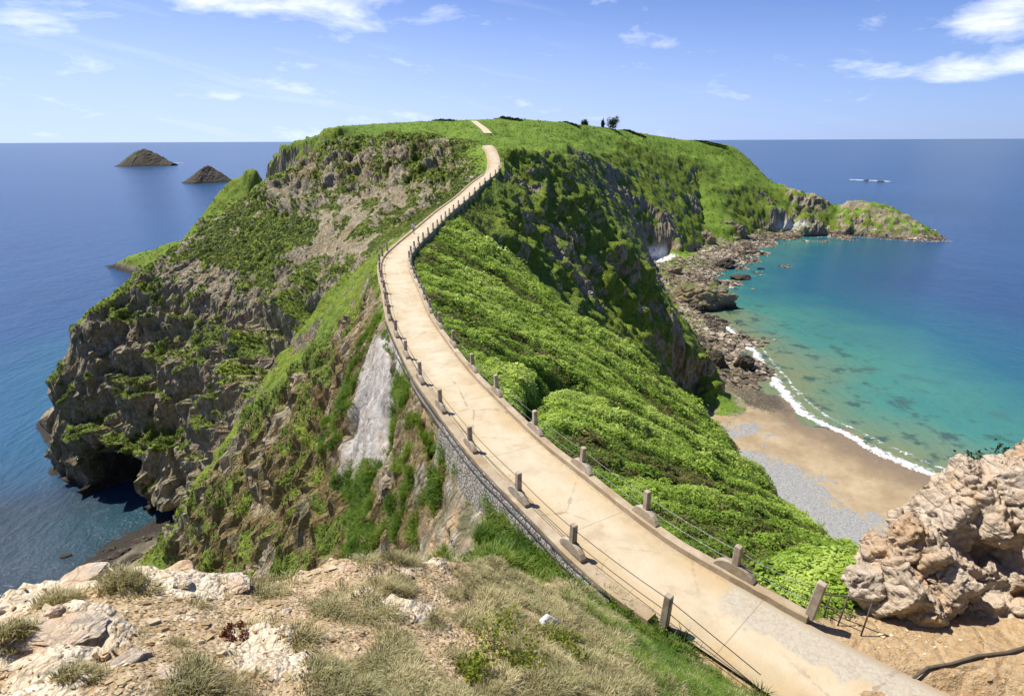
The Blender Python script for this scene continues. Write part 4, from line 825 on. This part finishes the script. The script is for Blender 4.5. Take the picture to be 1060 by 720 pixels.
def scatter(name, pts, nrm, scale, tint, protos, mat, follow=.5, seed=1, jitter=.25):
    g = np.random.default_rng(seed); VV, TT = [], []; which = g.integers(0, len(protos), len(pts))
    for k, pr in enumerate(protos):
        m_ = which == k; P = pts[m_]; 
        if not len(P): continue
        n = len(P); up = nrm[m_]*follow + np.array([0, 0, 1-follow]) + g.normal(size=(n, 3))*.1; up /= np.linalg.norm(up, axis=1)[:, None]
        a = g.uniform(0, 2*PI, n); h = np.stack([np.cos(a), np.sin(a), 0*a], 1); bx = np.cross(h, up); bx /= np.linalg.norm(bx, axis=1)[:, None]; by = np.cross(up, bx)
        sc = scale[m_][:, None, None]*np.ones((1, 1, 1)); V_ = (pr[None, :, 0:1]*bx[:, None] + pr[None, :, 1:2]*by[:, None] + pr[None, :, 2:3]*up[:, None])*sc + P[:, None]
        VV.append(V_.reshape(-1, 3)); nq = len(pr)//4; tt = np.clip(tint[m_][:, None] + g.normal(size=(n, nq))*jitter*.5, 0, 1); TT.append(np.repeat(tt.ravel(), 4))
    v = np.concatenate(VV); f = np.arange(len(v)).reshape(-1, 4); return tag(np_mesh(name, v, f, mat, dict(tint=np.concatenate(TT)), False), kind='stuff')
cell_a = None
A_, B_, C_, D_ = (V[quads[:, k]] for k in range(4)); crs = np.cross(C_-A_, D_-B_); area = np.linalg.norm(crs, axis=1)*.5; qn = crs/(2*area[:, None] + 1e-9); qn *= np.sign(qn[:, 2:3] + 1e-9)
cen = (A_+B_+C_+D_)/4; qd = np.linalg.norm(cen - np.array([0, 0, ZC]), axis=1)
# only where the photograph's frame, with some margin, reaches
cpv, spv = math.cos(PITCH), math.sin(PITCH); rel = cen - np.array([0, 0, ZC]); dep = rel[:, 1]*cpv - rel[:, 2]*spv; upv = rel[:, 1]*spv + rel[:, 2]*cpv
inview = (dep > 1) & (abs(rel[:, 0]/np.maximum(dep, .1)) < 1.12) & (upv/np.maximum(dep, .1) > -.80)
facing = (qn*rel).sum(1) < .12*qd
def qa(a): return a.ravel()[quads].mean(1)
def sample(w, n, seed):
    w = np.where(keep & inview & facing, w, 0)*area; g = np.random.default_rng(seed); k = g.choice(len(w), n, p=w/w.sum()); u = g.uniform(size=(n, 2))
    p = A_[k]*((1-u[:, :1])*(1-u[:, 1:])) + B_[k]*(u[:, :1]*(1-u[:, 1:])) + C_[k]*(u[:, :1]*u[:, 1:]) + D_[k]*((1-u[:, :1])*u[:, 1:]); return p, qn[k], k
qveg, qright, qfore, qlush, qpath, qscar = qa(veg), qa(R_right), qa(R_fore), qa(lush), qa(dpath), qa(R_scar)
qz = cen[:, 2]; qtrench = qa(trench)
# bracken on the right flank
w = qright*qveg*(qpath > 2.35)*(1-np.clip(qtrench*1.3, 0, .95))/np.maximum(qd, 14)**1.15*(.12 + .88*sst(-.30, -.04, qa(com + .6*com2))); p, n, k = sample(w, 32000, 3); d = qd[k]
cm = (com*1.0 + com2*1.3).ravel()[quads].mean(1)[k]; tn = np.clip(.40 + 1.3*cm + .6*fbm(p*.5, 3) + .35*fbm(p*.12, 2), 0, 1)
scatter('bracken', p + n*.05, n, (.24 + .0085*d)*np.random.default_rng(5).lognormal(-.05, .28, len(p))*(.75 + .5*sst(-.2, .3, fbm(p*.3, 2))), tn, [proto_clump(54, .8, .25, .1, s, .5) for s in range(5)], M['bracken'], .6, 4)
# turf and low scrub on the hills
w = qveg*(1-qright)*(1-qfore)*(cen[:, 1] > 108)*(1-qa(R_lcliff))*(qz > 3)/np.maximum(qd, 60)**1.2*(qpath > 2.6)*(qa(dist_poly(X, Y, FARP)[0]) > 3.5); p, n, k = sample(w, 16000, 6); d = qd[k]
tn = np.clip(.5 + .9*fbm(p*.03, 3) + .5*fbm(p*.2, 3) + .25*(qlush[k]-.5), 0, 1)
scatter('hill_turf', p, n, (.0022*d)*np.random.default_rng(7).uniform(.5, 1.5, len(p)), tn, [proto_clump(12, .75, .55, .1, 20+s, .6, .45) for s in range(4)], M['turf'], .8, 8, .2)
# hanging turf on the left cliff and the near spur
w = qveg*(qa(R_lcliff) + .9*qa(R_spur))*(1-qright)*(1-qfore)*(qz > 4)/np.maximum(qd, 30)**1.3*(qpath > 2.5)*(1-qscar); p, n, k = sample(w, 40000, 9); d = qd[k]
tn = np.clip(.42 + .8*fbm(p*.12, 3) + .5*fbm(p*.6, 2) + .25*qa(R_spur)[k], 0, 1)
scatter('cliff_turf', p, n, (.08 + .003*d)*np.random.default_rng(10).uniform(.5, 1.5, len(p)), tn, [proto_clump(12, .75, .55, .1, 30+s, .5, .5) for s in range(4)], M['olive'], .7, 11, .3)
# green growth on the bank left of the track
w = (qa(dl[:, 0][0]*0+X*0+1))*(1-qfore)*(cen[:, 0] < qa(bigside)-2.4)*(qd < 60)*(cen[:, 1] < 48)*(qz > 68)*(qpath < 9)*(1-qscar)*sst(-.02, .16, qa(midf)*.6 + qa(finf)*.8 + .55*np.exp(-np.hypot(cen[:, 0]-1.5, cen[:, 1]-16.3)/2.5))
p, n, k = sample(w, 7000, 12); scatter('bank_grass', p, n, np.random.default_rng(13).uniform(.6, 1.4, len(p)), np.clip(.5 + .9*fbm(p*.6, 3), 0, 1), [proto_tuft(22, .38, .16, .011, 50+s, .9) for s in range(4)], M['green_grass'], .35, 14)
w = qfore*qa((fcover*(.25+fgreen)).reshape(NY, NX))*(cen[:, 0] > .5)*(qpath > 1.9)*sst(.5, 3.5, cen[:, 0]-(.9*(12.5-cen[:, 1])*.3)); p, n, k = sample(w, 4200, 15)
scatter('green_grass', p, n, np.random.default_rng(16).uniform(.5, 1.2, len(p)), np.clip(.5 + .9*fbm(p*1.1, 3), 0, 1), [proto_tuft(26, .26, .12, .006, 60+s, .9) for s in range(4)], M['green_grass'], .35, 17)
w = qfore*qa((fcover**1.5).reshape(NY, NX)*(1-bed))*(qpath > 1.9)*np.clip(9/np.maximum(qd, 4), .6, 1.8)**1.5; p, n, k = sample(w, 20000, 18)
scatter('dry_grass', p, n, np.random.default_rng(19).uniform(.45, 1.25, len(p))*(.55 + .03*qd[k])*(.45 + 1.2*sst(-.25, .3, fbm(p*1.7+4, 3))), np.clip(.45 + .8*fbm(p*1.3, 3) + .3*fbm(p*5, 2), 0, 1), [proto_tuft(44, .10, .12, .0036, 70+s, 1.5) for s in range(5)], M['straw'], .45, 20, .5)
w = (abs(qpath-2.15) < .35)*(cen[:, 1] < 75)*(cen[:, 1] > 13)*sst(.0, .25, qa(finf))*1.; p, n, k = sample(w, 900, 35); scatter('kerb_weeds', p, n, np.random.default_rng(36).uniform(.5, 1.1, len(p)), np.clip(.55 + .9*fbm(p*.9, 3), 0, 1), [proto_tuft(18, .34, .1, .009, 80+s, .9) for s in range(3)], M['green_grass'], .3, 37)
# loose rubble on bare ground of the near hillside
def proto_stone(sd):
    bm = bmesh.new(); bmesh.ops.create_cube(bm, size=1.4); g = np.random.default_rng(sd)
    V_ = []
    for v in bm.verts: v.co = Vector(np.array(v.co[:])*g.uniform(.55, 1.1, 3)*np.array([1, .75, .5]))
    for f in bm.faces: V_ += [tuple(v.co) for v in f.verts]
    bm.free(); return np.array(V_)
w = qfore*qa(((1.15-fcover).reshape(NY, NX) + .0)*(1-.75*bed))*(qpath > 1.7)/np.maximum(qd, 4); p, n, k = sample(w, 22000, 21); M['gravel'] = mat_leaf('loose_stone', (.22, .13, .06), (.45, .32, .175), (.66, .56, .40), 0.)
scatter('rubble', p, n, np.random.default_rng(22).lognormal(-4.25, .62, len(p)), np.clip(np.random.default_rng(23).normal(.42, .24, len(p)), 0, 1), [proto_stone(s) for s in range(6)], M['gravel'], .9, 24, .1)
w = qa(R_ledge)*(qpath > 1.5)*(.15 + sst(0, .3, qa(finf))); p, n, k = sample(w, 1500, 31); scatter('ledge_gravel', p, n, np.random.default_rng(32).lognormal(-3.7, .6, len(p)), np.clip(np.random.default_rng(33).normal(.5, .22, len(p)), 0, 1), [proto_stone(s) for s in range(6)], M['gravel'], .9, 34, .1)
# rubble of the far shore
w = (cen[:, 0] > 66)*(cen[:, 1] > 205)*(cen[:, 1] < 600)*(qz > -.3)*(qz < 8)*(qn[:, 2] > .75)*(1 - qa(R_cove)); p, n, k = sample(w, 9000, 25); M['shingle'] = mat_leaf('shore_stone', (.07, .055, .042), (.26, .19, .13), (.46, .39, .31), 0.)
scatter('shore_rubble', p, n, np.minimum(np.random.default_rng(26).lognormal(-.15, .62, len(p)), 2.3), np.clip(.5 + .9*fbm(p*.05, 3) + np.random.default_rng(27).normal(0, .2, len(p)), 0, 1), [proto_stone(s) for s in range(6)], M['shingle'], .9, 28, .2)
print('scatter', round(time.time()-T0, 1))

# ------------------------------------------------------------------ single plants
def leafy(name, loc, spread, h, n, leaf, mat, label, cat, group=None, seed=0, stem=True, squash=1.):
    root = empty(name, loc); tag(root, label, cat, group); g = np.random.default_rng(seed); V_ = []; c = g.normal(size=(max(4, n//60), 3))*np.array([spread*.42, spread*.42, h*.2]) + np.array([0, 0, h*.6])
    for k in range(n):
        q = c[g.integers(len(c))] + g.normal(size=3)*np.array([spread, spread, h*squash])*.2; ax = g.normal(size=3); ax /= np.linalg.norm(ax); sd = np.cross(ax, g.normal(size=3)); sd /= np.linalg.norm(sd); l = leaf*g.uniform(.6, 1.4)
        q[2] = max(q[2], .02*h); V_ += [q - ax*l*.5, q + sd*l*.3, q + ax*l*.5, q - sd*l*.3]
    np_mesh('crown' if cat == 'tree' else 'foliage', np.array(V_), np.arange(len(V_)).reshape(-1, 4), mat, dict(tint=np.repeat(g.uniform(0, 1, n), 4)), False, root)
    if stem: tube('trunk' if cat == 'tree' else 'stem', [(0, 0, -.1*h), (.02*h, .01*h, .3*h), (.0, .03*h, .65*h)], [.05*h, .04*h, .02*h], M['bark'], root)
    return root
def hill(px, Y_, dz=0):
    lo, hi = 60, 240
    q = None
    for py in np.arange(100, 240, .5):
        p = at(px, py, Y_)
        if p[2] < ground(p[0], p[1]): return np.array([p[0], p[1], p[2]+dz])
    return at(px, 140, Y_)
for k, (px, Y_, s, h, lab) in enumerate([(634, 588, 5.6, 9.5, 'largest round dark tree standing on the hill skyline'), (605, 566, 3.2, 5., 'small round bush alone on the hill skyline left of the dark tree'), (624, 582, 1.2, 6, 'thin spindly tree just left of the largest skyline tree')]):
    leafy('tree', hill(px, Y_), s, h, 1500, 1.0, M['hedge'], lab, 'tree', 'trees on the hill skyline', 100+k)
for k, (x0, x1, Y_, h, lab) in enumerate([(496, 540, 478, 2.8, 'long dark hedge along the very top of the hill'), (546, 600, 528, 2.0, 'low hedge right of the long hedge, on the sloping skyline'), (640, 668, 606, 2.6, 'short hedge right of the largest skyline tree'), (718, 752, 666, 1.7, 'dark hedge at the far end of the grassy headland'), (425, 470, 412, 2.0, 'low hedge on the skyline left of the distant track')]):
    a, b = hill(x0, Y_), hill(x1, Y_); root = empty('hedge', a); tag(root, lab, 'hedge', 'hedges on the hill skyline'); g = np.random.default_rng(130+k); n = 2600; V_ = []
    for i in range(n):
        u = g.uniform(); c = a + (b-a)*u - a; xx = a + (b-a)*u; c[2] = ground(xx[0], xx[1]) - a[2]; q = c + np.array([g.normal()*.8, g.normal()*1., min(abs(g.normal(0, .45)), .8)*h*(.6 + .15*math.sin(u*37) + .1*math.sin(u*91))]); ax = g.normal(size=3); ax /= np.linalg.norm(ax); sd = np.cross(ax, g.normal(size=3)); sd /= np.linalg.norm(sd); l = .9
        V_ += [q-ax*l*.5, q+sd*l*.35, q+ax*l*.5, q-sd*l*.35]
    np_mesh('foliage', np.array(V_), np.arange(len(V_)).reshape(-1, 4), M['hedge'], dict(tint=np.repeat(g.uniform(0, 1, n), 4)), False, root)
p = at(1036, 492, 16.2); leafy('shrub', p - np.array([0, 0, .3]), .75, .9, 700, .13, M['hedge'], 'dark green shrub growing behind the top of the pale outcrop', 'shrub', None, 140)
for k, (px, py, Yd, s, h, lab) in enumerate([(512, 690, 6.9, .62, .42, 'lush lime-green leafy plant in the near grass'), (545, 705, 6.6, .55, .32, 'yellow-green plant right of the lush one at the bottom edge'), (490, 712, 6.0, .42, .26, 'small yellow-green plant at the bottom edge'), (578, 690, 8.0, .5, .22, 'sparse yellow plant below the bleached branch')]):
    p = at(px, py, Yd); p[2] = ground(p[0], p[1]); leafy('leafy_plant', p, s, h, 900, .055, M['lime'], lab, 'plant', 'yellow-green plants in the near grass', 150+k, True)
for k, (px, py, Yd, s, h, lab) in enumerate([(130, 610, 6.75, .34, .26, 'thick dry tussock on the brink behind the flat cream slab'), (60, 622, 6.4, .3, .2, 'low dry tussock left of the thick one, near the sea'), (405, 625, 8.0, .36, .28, 'dark-based tussock below the white rock on the brink'), (20, 675, 5.0, .22, .18, 'dry tussock at the left edge beside the flat slab'), (90, 712, 4.35, .2, .14, 'small dry tussock at the bottom edge below the flat slab')]):
    p = at(px, py, Yd); p[2] = ground(p[0], p[1]); g = np.random.default_rng(170+k); n = 90; root = empty('tussock', p); tag(root, lab, 'tussock', 'dry tussocks on the near hillside'); VV = []
    for i in range(n):
        q = np.clip(g.normal(size=2), -1.6, 1.6)*s*.5; b = proto_tuft(16, h*(1.1-.25*np.hypot(*q)/s), .06, .0045, i, .9); VV.append(b + np.array([q[0], q[1]*.7, ground(p[0]+q[0], p[1]+q[1]*.7)-p[2]]))
    v = np.concatenate(VV); np_mesh('foliage', v, np.arange(len(v)).reshape(-1, 4), M['straw'], dict(tint=np.repeat(np.clip(g.normal(.38, .2, len(v)//4), 0, 1), 4)), False, root)
for k, (px, py, lab) in enumerate([(237, 683, 'dark red succulent mat in the bare soil'), (248, 665, 'brighter red-brown plant just above the dark red mat')]):
    p = at(px, py, 5.7); p[2] = ground(p[0], p[1]); leafy('red_plant', p, .16, .10, 260, .04, mat_leaf('red_leaf' , (.09, .02, .018), (.17, .05, .03), (.26, .10, .05)), lab, 'plant', 'red plants in the near rubble', 180+k, True)

# ------------------------------------------------------------------ the walker
def person(loc, rz):
    bm = bmesh.new(); me = bpy.data.meshes.new('person'); J = {'pel': (0, 0, .95), 'wai': (0, 0, 1.1), 'che': (0, .01, 1.33), 'nek': (0, .01, 1.5), 'hd0': (0, .02, 1.6), 'hd1': (0, .02, 1.72)}
    rad = {'pel': .15, 'wai': .135, 'che': .16, 'nek': .06, 'hd0': .095, 'hd1': .085}; E_ = [('pel', 'wai'), ('wai', 'che'), ('che', 'nek'), ('nek', 'hd0'), ('hd0', 'hd1')]
    for s, st in ((-1, .16), (1, -.14)):
        q = str(s); J.update({'hip'+q: (.09*s, 0, .9), 'kne'+q: (.1*s, st*.6+.03, .5), 'ank'+q: (.1*s, st, .09), 'toe'+q: (.11*s, st+.16, .04), 'sho'+q: (.19*s, 0, 1.42), 'elb'+q: (.25*s, -st*.5, 1.14), 'wri'+q: (.25*s, -st*1.2+.08, .9), 'fin'+q: (.25*s, -st*1.3+.11, .8)})
        rad.update({'hip'+q: .095, 'kne'+q: .06, 'ank'+q: .045, 'toe'+q: .035, 'sho'+q: .065, 'elb'+q: .045, 'wri'+q: .03, 'fin'+q: .025}); E_ += [('pel', 'hip'+q), ('hip'+q, 'kne'+q), ('kne'+q, 'ank'+q), ('ank'+q, 'toe'+q), ('che', 'sho'+q), ('sho'+q, 'elb'+q), ('elb'+q, 'wri'+q), ('wri'+q, 'fin'+q)]
    K = list(J); me.from_pydata([J[k] for k in K], [(K.index(a), K.index(b)) for a, b in E_], []); o = bpy.data.objects.new('person', me); COL.objects.link(o)
    md = o.modifiers.new('s', 'SKIN'); sv = me.skin_vertices[0].data
    for i, k in enumerate(K): sv[i].radius = (rad[k],)*2; sv[i].use_root = (k == 'pel')
    o.modifiers.new('u', 'SUBSURF').levels = 2; o.modifiers['u'].render_levels = 2
    m2 = bpy.data.meshes.new_from_object(o.evaluated_get(bpy.context.evaluated_depsgraph_get())); o.modifiers.clear(); o.data = m2
    for nm, c in (('skin', (.50, .32, .23)), ('white_shirt', (.75, .76, .78)), ('grey_shorts', (.14, .15, .18)), ('shoe', (.1, .09, .09))): m2.materials.append(mat_flat(nm, c, .8))
    for f in m2.polygons:
        z = f.center.z; x = abs(f.center.x); f.use_smooth = True
        f.material_index = 3 if z < .1 else (2 if .55 < z < 1.0 and x < .21 else (1 if (1.0 <= z < 1.5 and x < .24) or (z > 1.15 and z < 1.5) else 0))
    o.location = loc; o.rotation_euler = (0, 0, rz); tag(o, 'person in a white shirt and dark shorts walking on the track at the far bend', 'person')
    bm = bmesh.new(); bmesh.ops.create_uvsphere(bm, u_segments=14, v_segments=9, radius=.108)
    for v in list(bm.verts):
        if v.co.z < -.02 and v.co.y > -.02: bm.verts.remove(v)
    hr = bm_obj('hair', bm, mat_flat('brown_hair', (.16, .10, .06), .8), o, True); hr.location = (0, .005, 1.715); return o
i = near_idx(at(434, 240, 90)); person(PC[i] - NR[i]*.95, math.atan2(TG[i][1], TG[i][0]) + PI/2)

# ------------------------------------------------------------------ daylight
SUN_EL, SUN_AZ = math.radians(60), math.atan2(-.92, .39)         # azimuth from +Y towards +X
sd = Vector((math.sin(SUN_AZ)*math.cos(SUN_EL), math.cos(SUN_AZ)*math.cos(SUN_EL), math.sin(SUN_EL)))
L = bpy.data.lights.new('sun', 'SUN'); L.energy = 4.6; L.angle = math.radians(.5); L.color = (1, .955, .87); lo = bpy.data.objects.new('sun', L); lo.rotation_euler = (-sd).to_track_quat('-Z', 'Y').to_euler(); lo.location = (0, 0, 300); COL.objects.link(lo)
W = bpy.data.worlds.new('World'); S.world = W; W.use_nodes = True; wt = W.node_tree; wt.nodes.clear()
t = NT.__new__(NT); t.t = wt; t.tc = None; t.m = None
sky = t.n('ShaderNodeTexSky'); sky.sky_type = 'NISHITA'; sky.sun_disc = False; sky.sun_elevation = SUN_EL; sky.sun_rotation = SUN_AZ; sky.altitude = 90; sky.air_density = 1.0; sky.dust_density = .6; sky.ozone_density = 2.2
tc = t.n('ShaderNodeTexCoord'); sp = t.n('ShaderNodeSeparateXYZ'); t.put(sp.inputs[0], tc.outputs['Generated'])
az = t.math('ARCTAN2', sp.outputs[0], sp.outputs[1]); el = t.math('ARCSINE', sp.outputs[2])
cb = t.n('ShaderNodeCombineXYZ'); t.put(cb.inputs[0], az); t.put(cb.inputs[1], t.math('MULTIPLY', el, 3.2)); 
cb2 = t.n('ShaderNodeCombineXYZ'); t.put(cb2.inputs[0], t.math('ADD', az, t.math('MULTIPLY', el, 1.5))); t.put(cb2.inputs[1], t.math('MULTIPLY', t.math('SUBTRACT', el, t.math('MULTIPLY', az, -.16)), 9.))
nA = t.noise(7, 9, .62, cb.outputs[0], .3); nB = t.noise(3.2, 8, .6, cb2.outputs[0], .4)
def blob(px, py, wx, wy, k):
    d = ray(px, py); a0 = math.atan2(d[0], d[1]); e0 = math.asin(d[2]/np.linalg.norm(d)); wx, wy = wx/F, wy/F
    qx = t.math('POWER', t.math('ABSOLUTE', t.math('MULTIPLY', t.math('SUBTRACT', az, a0), 1/wx)), 2.); qy = t.math('POWER', t.math('ABSOLUTE', t.math('MULTIPLY', t.math('SUBTRACT', el, e0), 1/wy)), 2.)
    return t.math('MULTIPLY', t.math('EXPONENT', t.math('MULTIPLY', t.math('ADD', qx, qy), -1.)), k)
tot = None
for b in [(330, 4, 90, 14, .75), (215, 2, 45, 10, .65), (1035, 66, 75, 13, .85), (998, 24, 26, 14, .6), (1050, 6, 30, 14, .6), (320, 68, 22, 5, .45), (240, 102, 12, 5, .42), (60, 32, 50, 8, .25), (500, 118, 110, 12, .2), (230, 85, 60, 6, .12), (110, 72, 90, 6, .1), (650, -4, 26, 6, .4)]:
    v = blob(*b); tot = v if tot is None else t.math('ADD', tot, v)
cl = t.lin(t.math('ADD', t.math('MULTIPLY', tot, 1.0), t.lin(nA, .3, .7, -.85, .35)), .0, 1.05)
wisp = t.math('MULTIPLY', t.lin(nB, .54, .76), t.lin(az, .35, -.5, .03, .22))
cf = t.math('MAXIMUM', t.math('MULTIPLY', cl, .92), wisp)
hz = t.lin(el, .26, .0, .0, .95)
skc = t.mix(1., sky.outputs[0], t.mix(t.lin(az, -.75, .75), (.60, .74, 1.2), (.36, .60, 1.16)), 'MULTIPLY')
bg = t.n('ShaderNodeBackground'); bg.inputs[1].default_value = .064
c = t.mix(t.math('MULTIPLY', hz, t.lin(az, .75, -.3, .45, 1.)), skc, (6.5, 8.15, 12.8)); c = t.mix(cf, c, (12.5, 12.8, 13.2))
t.put(bg.inputs[0], c); wo = t.n('ShaderNodeOutputWorld'); wt.links.new(bg.outputs[0], wo.inputs[0])

# ------------------------------------------------------------------ camera
cam = bpy.data.cameras.new('camera'); cam.sensor_width = 36; cam.lens = 36*F/1060; cam.clip_start = .05; cam.clip_end = 200000
co = bpy.data.objects.new('camera', cam); COL.objects.link(co); co.location = (0, 0, ZC)
co.rotation_euler = (Matrix.Rotation(PI/2 - PITCH, 3, 'X') @ Matrix.Rotation(ROLL*-1, 3, 'Z')).to_euler(); S.camera = co
S.view_settings.view_transform = 'Standard'; S.view_settings.look = 'None'; S.view_settings.exposure = .75; S.view_settings.gamma = 1; S.view_settings.use_curve_mapping = False
S.render.engine = 'CYCLES'; S.cycles.use_denoising = True; S.cycles.max_bounces = 6; S.cycles.transparent_max_bounces = 8; S.cycles.caustics_reflective = False; S.cycles.caustics_refractive = False
print('done', round(time.time()-T0, 1))
